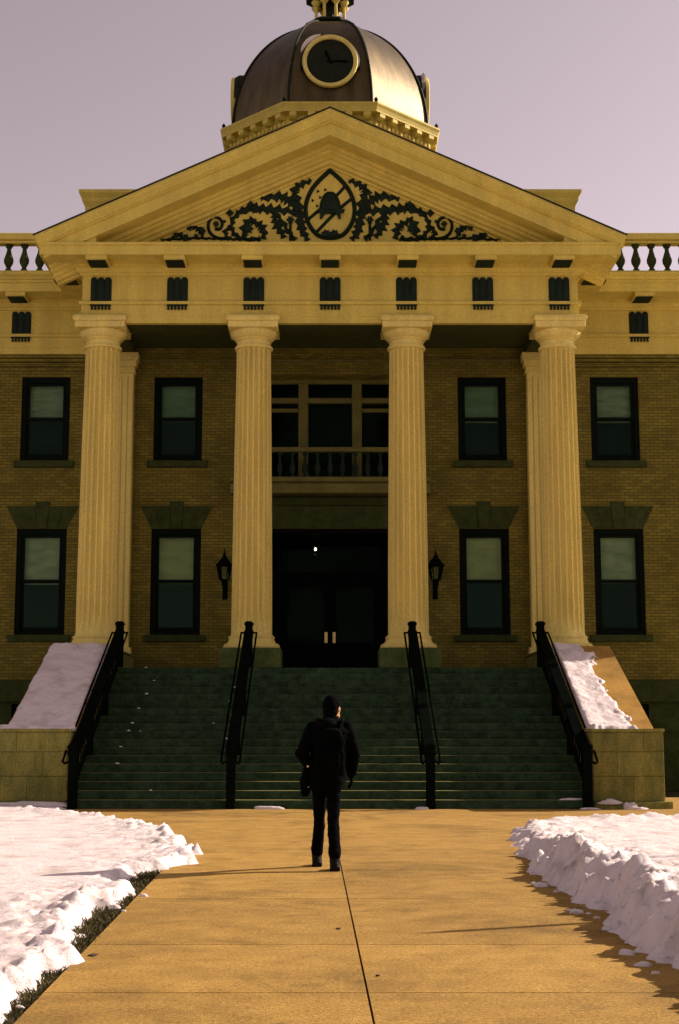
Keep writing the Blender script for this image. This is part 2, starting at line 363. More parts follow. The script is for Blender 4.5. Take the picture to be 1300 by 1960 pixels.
# partition behind the windows so the rooms read dark
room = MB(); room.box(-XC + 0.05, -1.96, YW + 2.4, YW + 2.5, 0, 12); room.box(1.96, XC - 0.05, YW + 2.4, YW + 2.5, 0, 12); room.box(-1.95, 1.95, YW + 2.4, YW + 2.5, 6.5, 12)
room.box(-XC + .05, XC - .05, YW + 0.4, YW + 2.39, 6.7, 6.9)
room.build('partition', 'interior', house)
# corbelled brick courses under the wing entablature
for sx in (-1, 1):
    for i in range(4):
        a, b = sorted((sx * 5.62, sx * (XC + 0.02 * i)))
        MB().box(a, b, YW - 0.025 - 0.032 * i, YW + 0.01, 10.06 + i * 0.1, 10.06 + i * 0.1 + 0.078).build('brick_course', 'brick', house)
MB().box(-5.55, 5.55, YW - 0.05, YW + 0.01, 10.27, 10.34).build('wall_moulding', 'trim_shade', house)

# windows ---------------------------------------------------------------------
def window_proto(w, h, blind, lintel):
    at = (0, YW, 0)
    wn = holder('window', house, at)
    fr = MB(); e = 0.11; y0, y1 = 0.05, 0.2
    fr.box(-w / 2, -w / 2 + e, y0, y1, 0, h); fr.box(w / 2 - e, w / 2, y0, y1, 0, h); fr.box(-w / 2 + e, w / 2 - e, y0, y1, h - e * 1.2, h); fr.box(-w / 2 + e, w / 2 - e, y0, y1, 0, e * 0.7)
    fr.build('frame', 'frame', wn, at=at, bevel=0.006)
    for up in (1, 0):
        s = MB(); k = 0.075; xi = w / 2 - e; zb, zt = (h / 2 - 0.02, h - e * 1.2) if up else (e * 0.7, h / 2 + 0.045)
        a, b = (0.09, 0.13) if up else (0.132, 0.172)
        s.box(-xi, -xi + k, a, b, zb, zt); s.box(xi - k, xi, a, b, zb, zt); s.box(-xi + k, xi - k, a, b, zt - k, zt); s.box(-xi + k, xi - k, a, b, zb, zb + k * (1 if up else 1.5))
        so = s.build('sash', 'frame', wn, at=at, bevel=0.005)
        MB().box(-xi + k - 0.005, xi - k + 0.005, (a + b) / 2 - 0.003, (a + b) / 2 + 0.003, zb + k - .005, zt - k + .005).build('pane', 'glass', so, at=at)
    # roller blind with a hem bar
    bl = MB(); zb = h * 0.5; n = 10
    bl.rings([[(x, 0.225 + 0.004 * math.sin(i * 1.7), zz) for i, x in enumerate([-w / 2 + 0.1 + (w - 0.2) * t / n for t in range(n + 1)])] for zz in (zb, (zb + h) / 2, h - 0.05)], cap=False, closed=False)
    bl.box(-w / 2 + 0.1, w / 2 - 0.1, 0.215, 0.24, zb - 0.025, zb)
    bl.build('blind', blind, wn, at=at)
    MB().box(-w / 2 - 0.14, w / 2 + 0.14, -0.09, 0.05, -0.16, -0.002).build('sill', 'stone_dark', wn, at=at, bevel=0.012)
    if lintel:
        li = holder('lintel', wn, at); t0 = h + 0.005; t1 = h + 0.55
        n = 5; a = [-w / 2 + w * i / n for i in range(n + 1)]; b = [-w / 2 - 0.27 + (w + 0.54) * i / n for i in range(n + 1)]
        for i in range(n):
            key = i == 2; zt = t1 + (0.1 if key else 0); yf = -0.045 if key else -0.02
            MB().prism_y([(a[i] + .003, t0), (a[i + 1] - .003, t0), (b[i + 1] - .003, zt), (b[i] + .003, zt)], yf, 0.02).build('keystone' if key else 'arch_stone', 'stone_dark', li, at=at, bevel=0.004)
    return wn
def set_window(proto, x, z):
    return inst_tree(proto, house, (x, 0, z))
pu = window_proto(1.18, UPZ[1] - UPZ[0], 'blind_up', False)
pl = window_proto(1.20, LOZ[1] - LOZ[0], 'blind_low', True)
M['blind_up2'] = mat('pale_window_blind', (0.23, 0.275, 0.17), 0.9, 0.2, 2.0, 0, streak=(1, 1, 6)); M['blind_low2'] = mat('grey_window_blind', (0.36, 0.38, 0.22), 0.9, 0.2, 1.5, 0, streak=(1, 1, 3))
for x in wx:
    for wn, alt in ((set_window(pu, x, UPZ[0]), 'blind_up2'), (set_window(pl, x, LOZ[0]), 'blind_low2')):
        for ch in wn.children:
            if ch.name.startswith('blind'):
                ch.location.z += random.uniform(-0.03, 0.03)
                if x in (-6.93, 6.93): ch.material_slots[0].link = 'OBJECT'; ch.material_slots[0].material = M[alt]
    if abs(x) > 5:
        f = MB(); f.box(x - .6, x - .5, YW + .1, YW + .2, BAZ[0], BAZ[1]); f.box(x + .5, x + .6, YW + .1, YW + .2, BAZ[0], BAZ[1]); f.box(x - .5, x + .5, YW + .1, YW + .2, BAZ[0], BAZ[0] + .08); f.box(x - .5, x + .5, YW + .1, YW + .2, BAZ[1] - .08, BAZ[1])
        fo = f.build('basement_window', 'frame', house); MB().box(x - .5, x + .5, YW + .15, YW + .155, BAZ[0] + .08, BAZ[1] - .08).build('pane', 'glass', fo)
def kill(o):
    for c in list(o.children): kill(c)
    bpy.data.objects.remove(o)
kill(pu); kill(pl)

# entablature round portico and wings -----------------------------------------
plan = [(-XC - 0.1, 56.2), (-XC - 0.1, YWF), (-5.6, YWF), (-5.6, YF), (5.6, YF), (5.6, YWF), (XC + 0.1, YWF), (XC + 0.1, 56.2)]
def ent(name, prof, m='cream', path=plan): return MB().rings(sweep(path, prof, 'plan'), cap=False, closed=False).build(name, m, house)
ent('architrave', [(-0.15, 10.44), (0.0, 10.44), (0.0, 10.58), (0.018, 10.60), (0.018, 10.85), (0.065, 10.86), (0.065, 10.93), (0.0, 10.945)])
ent('frieze', [(0.0, 10.944), (0.0, 11.53)])
ent('cornice', [(0.0, 11.53), (0.05, 11.535), (0.06, 11.58), (0.11, 11.60), (0.17, 11.68), (0.20, 11.685), (0.20, 11.76), (0.80, 11.775), (0.80, 11.765), (0.83, 11.765), (0.83, 11.97), (0.87, 11.985), (0.87, 12.04), (-0.3, 12.12)])
for sx in (-1, 1):      # cymatium on the wings only
    path = [(-XC - 0.1, 56.2), (-XC - 0.1, YWF), (-6.62, YWF)] if sx < 0 else [(6.62, YWF), (XC + 0.1, YWF), (XC + 0.1, 56.2)]
    ent('cymatium', [(0.86, 12.041), (0.90, 12.05), (0.93, 12.10), (1.0, 12.15), (1.0, 12.2), (-0.4, 12.23)], path=path)
# portico beams, ceiling
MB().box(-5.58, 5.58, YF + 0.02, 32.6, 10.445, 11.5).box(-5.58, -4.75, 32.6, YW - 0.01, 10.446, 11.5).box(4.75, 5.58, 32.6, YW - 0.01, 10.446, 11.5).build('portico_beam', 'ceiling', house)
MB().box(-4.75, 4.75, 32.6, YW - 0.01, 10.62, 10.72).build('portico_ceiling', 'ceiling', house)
# triglyphs and mutules
def triglyph():
    b = MB(); w = 0.47 / 3
    pts = []
    for i in range(3):
        cx = -0.235 + w * (i + 0.5); r = w / 2 - 0.006
        prof = [(cx - r, 0.0), (cx + r, 0.0)] + [(cx + r * math.cos(t), 0.5 + r * math.sin(t)) for t in [math.pi * k / 8 for k in range(9)]]
        b.prism_y(prof, -0.035, 0.0)
        b.prism_y([(cx - r * 0.45, 0.03), (cx + r * 0.45, 0.03), (cx + r * 0.45, 0.48), (cx, 0.53), (cx - r * .45, 0.48)], -0.055, -0.034)
    b.box(-0.235, 0.235, -0.012, 0.0, 0.0, 0.52)
    return b
tg_me = triglyph(); ctr = MB()
tri0 = tg_me.build('triglyph', 'trim_dark', house, at=(0, YF - 0.001, 10.93))
gut = MB()
for i in range(6): gut.lathe([(0.028, -0.085), (0.02, 0.0)], 8, (-0.195 + 0.078 * i, 0.0))
gut.box(-0.235, 0.235, -0.03, 0.03, 0.0, 0.03)
gut0 = gut.build('guttae', 'trim_dark', house, at=(0, YF - 0.05, 10.825))
mu = MB().prism_x([(0.0, 0.0), (0.0, -0.085), (0.04, -0.11), (0.56, -0.11), (0.60, -0.04), (0.6, 0.0)], -0.235, 0.235)
mut0 = mu.build('mutule', 'cream', house, at=(0, YF - 0.80, 11.768))
muu0 = MB().box(-0.2, 0.2, 0.02, 0.54, -0.125, -0.112).build('mutule_guttae', 'trim_dark', mut0, at=W['mutule'])
tx = [(1.725 * k, 0.0) for k in (-3, -2, -1, 1, 2, 3)] + [(s * (7.55 + 1.725 * k), YWF - YF) for s in (-1, 1) for k in range(5)]
for x, dy in tx:
    inst_tree(tri0, house, (x, dy, 0)); inst_tree(gut0, house, (x, dy, 0)); inst_tree(mut0, house, (x, dy, 0))
for s in (-1, 1):        # on the two sides of the portico
    for yy in (32.55,):
        inst(tri0, house, (s * 5.601, yy, 10.93), s * math.pi / 2)
        inst(gut0, house, (s * 5.65, yy, 10.825), s * math.pi / 2)
        m2 = inst(mut0, house, (s * 6.4, yy, 11.768), s * math.pi / 2); u2 = muu0.copy(); col.objects.link(u2); u2.parent = m2; u2.location = (0, 0, 0)

# pediment ---------------------------------------------------------------------
RX, RZ0, RZ1 = 6.55, 12.17, 15.14
rake = [(-RX, RZ0), (0, RZ1), (RX, RZ0)]
rk = MB().rings(sweep(rake, [(0.0, 46.0), (0.0, 30.80), (0.04, 30.80), (0.05, 30.76), (0.10, 30.77), (0.19, 30.84), (0.22, 30.86), (0.235, 30.84), (0.265, 30.88), (0.27, 30.93), (0.46, 30.935), (0.47, 30.91), (0.53, 30.91), (0.52, 31.44), (0.60, 31.45), (0.61, 31.50), (0.66, 31.52), (0.70, 31.60), (0.76, 31.61), (0.78, 31.67), (0.84, 31.70), (0.86, 31.80), (0.90, 31.81), (0.90, 31.95)], 'front'), cap=False, closed=False)
rk.build('raking_cornice', 'cream', house)
for s in (-1, 1):       # closed lower ends of the raking cornice
    MB().prism_y([(s * 6.545, 12.05), (s * 6.545, 12.168), (s * 5.2, 12.168 + 1.345 * 0.4533), (s * 5.2, 12.05)], 30.965, 31.4).build('cornice_return', 'cream', house)
MB().prism_y([(-5.6, 12.1), (5.6, 12.1), (0, 14.65)], 31.86, 32.0).build('tympanum', 'cream', house)
MB().rings(sweep([(-RX - 0.02, RZ0 + 0.012), (0, RZ1 + 0.02), (RX + 0.02, RZ0 + 0.012)], [(0.008, 30.79), (-0.02, 30.79), (-0.02, 46.2), (0.0, 46.2)], 'front'), cap=False, closed=False).build('portico_roof', 'roof', house)

# carved emblem: pointed oval with beehive, sash, bees, and scrolling leaves
TY = 31.86
def EM(px, py): return ((px - 632) * 0.01195, 12.42 + (460 - py) * 0.01245)
def resample(pts, n):
    pts = [Vector(p) for p in pts]; q = []
    k = len(pts)
    for i in range(n + 1):
        t = i / n * (k - 1); a = min(int(t), k - 2); f = t - a
        p0, p1, p2, p3 = pts[max(a - 1, 0)], pts[a], pts[a + 1], pts[min(a + 2, k - 1)]
        q.append(0.5 * ((2 * p1) + (-p0 + p2) * f + (2 * p0 - 5 * p1 + 4 * p2 - p3) * f * f + (-p0 + 3 * p1 - 3 * p2 + p3) * f ** 3))
    return q
def ribbon(mb, pts, wfun, n=24, teeth=0, depth=0.05, closed=False):
    q = resample(pts, n); Lf, Rt = [], []
    for i, p in enumerate(q):
        d = (q[min(i + 1, n)] - q[max(i - 1, 0)])
        if closed and i in (0, n): d = q[1] - q[n - 1]
        d.normalize(); nn = Vector((-d.y, d.x)); t = i / n
        w = wfun(t) / 2
        k = 1.0 if not teeth else ((1.15 + .35 * random.random()) if (i % 3 == 0) else (0.75 if i % 3 == 1 else 0.4))
        k2 = 1.0 if not teeth else ((1.15 + .35 * random.random()) if (i % 3 == 1) else (0.75 if i % 3 == 2 else 0.4))
        Lf.append(p + nn * w * k); Rt.append(p - nn * w * k2)
    for i in range(n):
        quad = [EM(*Lf[i]), EM(*Lf[i + 1]), EM(*Rt[i + 1]), EM(*Rt[i])]; mid = [EM(*q[i]), EM(*q[i + 1])]
        b = len(mb.v); mb.v += [(x, TY - depth * .45, z) for x, z in quad] + [(x, TY + 0.002, z) for x, z in quad] + [(x, TY - depth * 1.25, z) for x, z in mid]
        mb.f += [(b, b + 1, b + 9, b + 8), (b + 8, b + 9, b + 2, b + 3), (b, b + 4, b + 5, b + 1), (b + 3, b + 2, b + 6, b + 7)]
        if i == 0: mb.f.append((b, b + 8, b + 3, b + 7, b + 4))
        if i == n - 1: mb.f.append((b + 1, b + 5, b + 6, b + 2, b + 9))
def blob(mb, c, r, n=11, sp=0.35, depth=0.05, ry=None):
    pts = []
    for i in range(n * 2):
        a = math.pi * i / n; k = 1 if i % 2 == 0 else 1 - sp
        pts.append(EM(c[0] + r * k * math.cos(a), c[1] + (ry or r) * k * math.sin(a)))
    mb.prism_y(pts, TY - depth, TY + 0.002)
emb = holder('emblem', house)
ov = [(632, 326), (612, 344), (596, 364), (586.5, 388), (586, 412), (593, 432), (606, 448), (620, 454), (632, 455), (644, 454), (658, 448), (671, 432), (678, 412), (677.5, 388), (668, 364), (652, 344), (632, 326)]
e = MB(); ribbon(e, ov, lambda t: 8.0, 80, closed=True, depth=0.07); e.build('oval_band', 'trim_dark', emb)
e = MB(); ribbon(e, [(591, 419), (612, 401), (640, 378), (660, 357)], lambda t: 6.0, 10, depth=0.03); e.build('sash_edge', 'trim_dark', emb)
e = MB(); ribbon(e, [(607, 443), (634, 415), (655, 395), (676, 378)], lambda t: 6.0, 10, depth=0.031); e.build('sash_edge', 'trim_dark', emb)
hv = MB()   # beehive, round and banded
cxh, zb = EM(632, 404); prof = []
for k in range(9):
    for j in (0, 1):
        t = (k + j * 0.7) / 9; r = 0.25 * math.sqrt(max(0.0, 1 - (t * 0.97) ** 2.1)) * (1.0 if j == 0 else 0.985) + 0.004
        prof.append((r, zb + t * 0.47))
rings = []
for r, z in prof: rings.append([(cxh + r * math.cos(a), TY - 0.55 * r * math.sin(a), z) for a in [math.pi * i / 14 for i in range(15)]])
hv.rings(rings, cap=True, closed=False); hv.build('beehive', 'trim_dark', emb)
st = MB(); pts = [EM(*p) for p in [(609, 406.5), (608, 402.5), (660, 402.5), (659, 406.5), (652, 408.5), (652.5, 419), (648.5, 419), (644, 409.5), (622, 409.5), (616.5, 419), (612.5, 419), (613, 408.5)]]
st.prism_y(pts, TY - 0.11, TY); st.build('hive_stand', 'trim_dark', emb)
for (bx, by) in [(608.5, 366), (622.5, 363), (612.5, 377.5), (598.5, 383.5), (607, 394)]:
    e = MB(); blob(e, (bx, by), 3.4, 3, 0.5, 0.03); e.build('bee', 'trim_dark', emb)
e = MB(); blob(e, (624, 449), 10, 7, 0.3); blob(e, (640, 449), 10, 7, 0.3, 0.051); e.build('leaf_clump', 'trim_dark', emb)
leafw = lambda w: (lambda t: w * (0.45 + 0.75 * math.sin(math.pi * min(1, t * 0.92 + 0.05))))
strokes = [
    ('leaf', [(580, 448), (575, 420), (571, 390), (563, 366), (576, 353), (596, 345)], 15, 26, 1),
    ('leaf', [(577, 412), (558, 388), (536, 376), (499, 380)], 17, 22, 1),
    ('leaf', [(580, 408), (545, 403), (508, 400), (478, 398), (452, 407)], 15, 28, 1),
    ('leaf', [(590, 460), (579, 440), (573, 415), (571, 400)], 16, 18, 1),
    ('vine', [(566, 459), (550, 440), (533, 415), (510, 402), (478, 402), (452, 412), (443, 432), (452, 450), (474, 458), (498, 456)], 10, 40, 1),
    ('leaf', [(545, 455), (536, 440), (528, 425), (524, 412)], 15, 14, 1),
    ('leaf', [(506, 458), (504, 440), (496, 430), (482, 424)], 15, 14, 1),
    ('leaf', [(470, 452), (468, 438), (476, 424), (486, 419)], 15, 12, 1),
    ('vine', [(500, 459), (460, 458), (420, 457), (370, 456), (312, 459)], 5, 40, 1),
    ('vine', [(444, 455), (420, 456), (403, 446), (399, 428), (408, 416), (420, 418), (426, 428), (421, 438), (412, 438)], 6, 30, 0),
    ('leaf', [(390, 457), (383, 441), (370, 434), (352, 437)], 10, 16, 1),
    ('leaf', [(352, 456), (340, 447), (322, 452)], 11, 10, 1),
    ('leaf', [(436, 455), (432, 444), (441, 432)], 9, 8, 1),
    ('stem', [(556, 460), (556, 440), (556, 418)], 5, 8, 0)]
def fw(w, kind): return leafw(w) if kind == 'leaf' else (lambda t: w)
mir = lambda pts: [(1264 - x, y) for x, y in pts]
for k, pts, w, n, tt in strokes:
    for pp in (pts, mir(pts)):
        e = MB(); ribbon(e, pp, fw(w, k), n, tt, depth=0.045 + 0.012 * random.random()); e.build(k if k != 'leaf' else 'carved_leaf', 'trim_dark', emb)
for c, r, n in [((414, 429), 6.5, 6), ((556, 421), 8, 6), ((476, 438), 10, 7), ((440, 408), 8, 4), ((479.5, 391), 7, 4), ((388, 442), 7, 6), ((356, 455), 8, 6), ((363, 436), 7, 5), ((309, 456), 6, 5), ((337, 450), 6, 5), ((404, 413), 3.5, 3), ((413, 411), 3.5, 3), ((430, 424), 3.5, 3), ((376, 452), 5, 5)]:
    for cc in (c, (1264 - c[0], c[1])):
        e = MB(); blob(e, cc, r, n, 0.4, 0.06); e.build('carved_flower', 'trim_dark', emb)

# columns ----------------------------------------------------------------------
YCOL = 32.15
def column(x):
    c = holder('column', house, (x, YCOL, 3.13)); at = (x, YCOL, 0)
    sh = MB(); NF = 20; per = 10; rings = []
    for k in range(15):
        t = k / 14; z = 3.42 + t * (9.93 - 3.42); rad = 0.452 - 0.068 * (t ** 1.5)
        fl = 1.0 if 0 < k < 14 else 0.0
        ring = []
        for i in range(NF * per):
            u = (i % per) / per
            d = math.sin(math.pi * min(1, max(0, (u - 0.2) / 0.8))) ** 0.5 * 0.085 * fl if u > 0.2 else 0
            a = 2 * math.pi * i / (NF * per) + 0.02; rr = rad - d
            ring.append((rr * math.cos(a), rr * math.sin(a), z))
        rings.append(ring)
        if k == 0: rings.append([(p[0] , p[1], 3.47) for p in ring])
        if k == 13: rings.append([(p[0] * 0.995, p[1] * 0.995, 9.85) for p in ring])
    sh.rings(rings); sh.build('shaft', 'column', c, at=at, smooth=False)
    MB().lathe([(0.60, 3.131), (0.625, 3.16), (0.625, 3.21), (0.595, 3.245), (0.55, 3.255), (0.525, 3.29), (0.505, 3.33), (0.50, 3.36), (0.515, 3.37), (0.515, 3.40), (0.48, 3.42), (0.455, 3.46)], 40).build('column_base', 'column', c, at=at, smooth=True)
    cp = MB().lathe([(0.385, 9.90), (0.425, 9.915), (0.437, 9.945), (0.425, 9.975), (0.385, 9.985), (0.385, 10.10), (0.415, 10.105), (0.415, 10.14), (0.44, 10.15), (0.50, 10.21), (0.535, 10.27), (0.535, 10.30), (0.52, 10.325)], 40).build('capital', 'column', c, at=at, smooth=True)
    MB().box(-0.56, 0.56, -0.56, 0.56, 10.322, 10.455).rings([[(-h, -h, z), (h, -h, z), (h, h, z), (-h, h, z)] for h, z in ((0.555, 10.456), (0.58, 10.47), (0.60, 10.51), (0.60, 10.545), (0.57, 10.60), (0.45, 10.62))]).build('abacus', 'column', c, at=at, bevel=0.008)
    return c
for x in (-5.175, -1.735, 1.735, 5.175):
    c = column(x)
    if abs(x) < 3: MB().box(-0.665, 0.665, -0.655, 0.655, 2.70, 3.13).build('plinth', 'plinth', c, at=(x, YCOL, 0), bevel=0.015)
for x in (-5.175, 5.175):     # pilasters on the wall behind the end columns
    p = holder('pilaster', house, (x, YW, 2.7))
    b = MB().box(-0.40, 0.40, -0.2, 0.01, 3.3, 9.95)
    for i in range(6):
        b.box(-0.385 + i * 0.134, -0.385 + i * 0.134 + 0.1, -0.225, -0.199, 3.45, 9.85)
    b.build('shaft', 'column', p, at=(x, YW, 0))
    MB().box(-0.46, 0.46, -0.27, 0.01, 3.131, 3.30).build('pilaster_base', 'column', p, at=(x, YW, 0)); MB().box(-0.44, 0.44, -0.25, 0.01, 9.951, 10.0).box(-0.47, 0.47, -0.28, 0.01, 10.1, 10.25).box(-0.42, 0.42, -0.22, 0.01, 10.001, 10.099).box(-0.52, 0.52, -0.33, 0.01, 10.251, 10.44).build('capital', 'column', p, at=(x, YW, 0))

# entrance, balcony ------------------------------------------------------------
MB().box(-2.25, 2.25, YW - 0.05, YW + 0.02, 6.17, 6.70).build('door_lintel', 'stone_dark', house, bevel=0.01)
MB().box(-2.3, 2.3, YW - 0.12, YW + 0.02, 6.72, 6.92).build('balcony_bed_moulding', 'stone_dark', house, bevel=0.02)
bal = MB().box(-2.38, 2.38, YW - 0.50, YW + 0.8, 6.95, 7.18).box(-2.34, 2.34, YW - 0.46, YW + 0.8, 7.185, 7.22).box(-2.40, 2.40, YW - 0.53, YW + 0.8, 7.225, 7.34).build('balcony', 'trim_shade', house, bevel=0.012)
MB().box(-2.3, 2.3, YW - 0.47, YW - 0.31, 7.96, 8.07).build('rail', 'trim_shade', bal, bevel=0.012)
bp = [(0.05, 7.341), (0.05, 7.40), (0.035, 7.42), (0.075, 7.52), (0.07, 7.6), (0.035, 7.75), (0.03, 7.86), (0.055, 7.88), (0.055, 7.959)]
b0 = MB().lathe(bp, 10).build('baluster', 'trim_dark', bal, at=(-2.1, YW - 0.39, 0), smooth=True)
for i in range(1, 15): inst(b0, bal, (-2.1 + 0.3 * i, YW - 0.39, 0))
# tripartite balcony window
tw = holder('balcony_window', house); y0, y1 = YW + 0.42, YW + 0.56
t = MB()
t.box(-1.949, 1.949, y0, y1, 9.84, 9.948); t.box(-1.949, 1.949, y0 + 0.01, y1, 9.35, 9.48)
for xm in (-0.66, 0.66): t.box(xm - 0.12, xm + 0.12, y0 - 0.03, y1, 7.345, 9.839)
for xm in (-1.9, 1.9): t.box(xm - 0.048, xm + 0.048, y0 + 0.005, y1, 7.345, 9.839)
t.build('frame', 'trim_shade', tw, bevel=0.008)
t = MB()
for (a, b) in ((-1.85, -0.79), (0.79, 1.85)): t.box(a, b, y0 + 0.06, y1 - 0.02, 9.13, 9.22); t.box(a, b, y0 + .07, y1, 7.36, 7.5)
t.build('sash', 'trim_shade', tw)
for (a, b) in ((-1.85, -0.78), (-0.54, 0.54), (0.78, 1.85)):
    MB().box(a, b, y1 - 0.05, y1 - 0.044, 7.36, 9.34).build('pane', 'dark_glass', tw); MB().box(a, b, y1 - 0.05, y1 - 0.044, 9.49, 9.83).build('pane', 'dark_glass', tw)
# door recess
YD = YW + 1.3
en = holder('entrance', house)
f = MB(); f.box(-1.949, -1.25, YD, YD + 0.12, 2.71, 6.15); f.box(1.25, 1.949, YD, YD + 0.12, 2.71, 6.15); f.box(-1.25, 1.25, YD, YD + 0.12, 5.05, 5.25); f.box(-1.25, 1.25, YD, YD + .12, 6.0, 6.15)
f.box(-1.949, 1.949, YW + 1.6, YW + 1.69, 2.71, 6.15)
f.build('frame', 'door', en)
MB().box(-1.945, 1.945, YW + 0.01, YD - 0.01, 6.04, 6.15).box(-1.945, -1.80, YW + .05, YD - .01, 2.71, 6.03).box(1.80, 1.945, YW + .05, YD - .01, 2.71, 6.03).build('recess_lining', 'door', en)
MB().box(-1.25, 1.25, YD + 0.05, YD + 0.056, 5.25, 6.0).build('transom_pane', 'dark_glass', en)
for s in (-1, 1):
    d = MB(); a, b = sorted((s * 0.005, s * 1.24)); ya, yb = YD + 0.03, YD + 0.09
    k = 0.16
    d.box(a, a + k, ya, yb, 2.72, 5.04); d.box(b - k, b, ya, yb, 2.72, 5.04); d.box(a + k, b - k, ya, yb, 4.86, 5.04); d.box(a + k, b - k, ya, yb, 2.72, 3.5); d.box(a + k + .1, b - k - .1, ya - .015, ya, 2.85, 3.4)
    do = d.build('door', 'door', en, bevel=0.006)
    MB().box(a + k, b - k, YD + 0.055, YD + 0.061, 3.5, 4.86).build('pane', 'dark_glass', do)
    x = s * 0.10
    MB().tube([(x, ya, 3.73), (x, ya - 0.06, 3.74), (x, ya - 0.06, 3.53), (x, ya, 3.52)], 0.015, 8).box(x - .035, x + .035, ya - .012, ya - .001, 3.50, 3.76).build('handle', 'brass', do)
MB().box(-1.94, 1.94, YW - 0.001 + .003, YD - 0.01, 2.66, 2.704).build('threshold', 'step', en)

# roof and attic ---------------------------------------------------------------
MB().box(-XC + 0.02, XC - 0.02, YW + 0.2, 55.9, 12.24, 12.40).build('main_roof', 'roof', house)
at_ = MB().box(-6.3, 6.3, 36.08, 40.5, 12.4, 14.72).build('attic_block', 'cream', house)
MB().rings(sweep([(-6.3, 40.5), (-6.3, 36.08), (6.3, 36.08), (6.3, 40.5)], [(0.0, 14.6), (0.04, 14.62), (0.05, 14.78), (0.12, 14.92), (0.13, 15.0), (0.20, 15.12), (0.20, 15.2), (-0.5, 15.24)], 'plan'), cap=False, closed=False).build('attic_cornice', 'cream', at_)
MB().box(-6.25, 6.25, 36.2, 40.45, 14.73, 15.1).build('attic_roof', 'roof', at_)
# roof balustrades on the wings
prof = [(0.085, 12.46), (0.085, 12.52), (0.05, 12.55), (0.06, 12.59), (0.115, 12.70), (0.12, 12.77), (0.085, 12.88), (0.055, 12.98), (0.05, 13.06), (0.08, 13.08), (0.08, 13.11), (0.10, 13.12), (0.10, 13.159)]
rb0 = None
for s in (-1, 1):
    a, b = sorted((s * 6.1, s * (XC - 0.05)))
    bl = MB().box(a, b, 34.14, 34.46, 12.225, 12.46).box(a, b, 34.16, 34.44, 13.16, 13.23).box(a - .02, b + .02, 34.10, 34.50, 13.235, 13.40).build('balustrade', 'cream', house, bevel=0.015)
    n = 25
    for i in range(n):
        x = s * (6.35 + 0.383 * i)
        if i in (13, 24):
            MB().box(x - 0.22, x + 0.22, 34.12, 34.48, 12.461, 13.159).build('pedestal', 'cream', bl); continue
        if rb0 is None: rb0 = MB().lathe(prof, 12).build('baluster', 'stone_dark', bl, at=(x, 34.30, 0), smooth=True)  # dark stone colour stands for the balusters' shade against the bright sky
        else: inst(rb0, bl, (x, 34.30, 0))

# dome -------------------------------------------------------------------------
YC = 45.43
def octa(ap, z):     # octagon with flats facing the camera; ap = apothem
    r = ap / math.cos(math.pi / 8)
    return [(r * math.cos(math.pi / 8 + math.pi / 4 * i), YC + r * math.sin(math.pi / 8 + math.pi / 4 * i), z) for i in range(8)]
dm = holder('dome', house, (0, YC, 12.4))
MB().rings([octa(3.12, 12.3), octa(3.12, 19.62), octa(3.0, 19.63)]).build('drum', 'cream', dm)
MB().rings([octa(a, z) for a, z in ((3.0, 19.3), (3.17, 19.3), (3.17, 19.42), (3.14, 19.43), (3.14, 19.66), (3.2, 19.7), (3.2, 19.84), (3.16, 19.85), (3.16, 20.05), (3.43, 20.06), (3.43, 20.10), (3.46, 20.2), (3.50, 20.28), (3.50, 20.33), (3.0, 20.42))]).build('drum_cornice', 'cream', dm)
mod0 = MB().prism_x([(0, 0), (0, -0.12), (0.06, -0.17), (0.16, -0.19), (0.27, -0.2), (0.27, 0)], -0.11, 0.11).build('modillion', 'cream', dm, at=(0, 0, -50))
den0 = MB().box(-0.045, 0.045, -0.05, 0.01, -0.055, 0.055).build('dentil', 'cream', dm, at=(0, 0, -50))
side = 2 * 3.43 * math.tan(math.pi / 8)
for k in range(8):
    a = -math.pi / 2 + k * math.pi / 4
    if k in (3, 4, 5): continue
    nx, ny = math.cos(a), math.sin(a); tx_, ty_ = -ny, nx
    for i in range(5):
        u = (i - 2) * side / 5.0
        inst(mod0, dm, (nx * 3.42 + tx_ * u, YC + ny * 3.42 + ty_ * u, 20.055), a + math.pi / 2)
    if k in (0, 1, 7):
        for i in range(14):
            u = (i - 6.5) * 2 * 3.2 * math.tan(math.pi / 8) / 14
            inst(den0, dm, (nx * 3.2 + tx_ * u, YC + ny * 3.2 + ty_ * u, 19.77), a + math.pi / 2)
kill(mod0); kill(den0)
prof = []
for k in range(41):
    t = k / 40 * R(76); prof.append((3.1 * math.cos(t), 20.35 + 4.08 * math.sin(t)))
shell = MB().rings([octa(r, z) for r, z in prof]).build('dome_shell', 'dome', dm)
for i in range(8):      # standing ribs on the dome's edges
    MB().tube([octa(r + 0.01, z)[i] for r, z in prof], 0.045, 6).build('rib', 'dome_dark', shell)
for i in range(8):
    p = octa(3.5, 20.3)[i]
    if p[1] > YC + 2: continue
    MB().lathe([(0.07, 20.33), (0.07, 20.36), (0.035, 20.38), (0.065, 20.43), (0.05, 20.48), (0.01, 20.53)], 10, (p[0] * .97, YC + (p[1] - YC) * .97)).build('acroterion', 'dome_dark', dm, smooth=True)
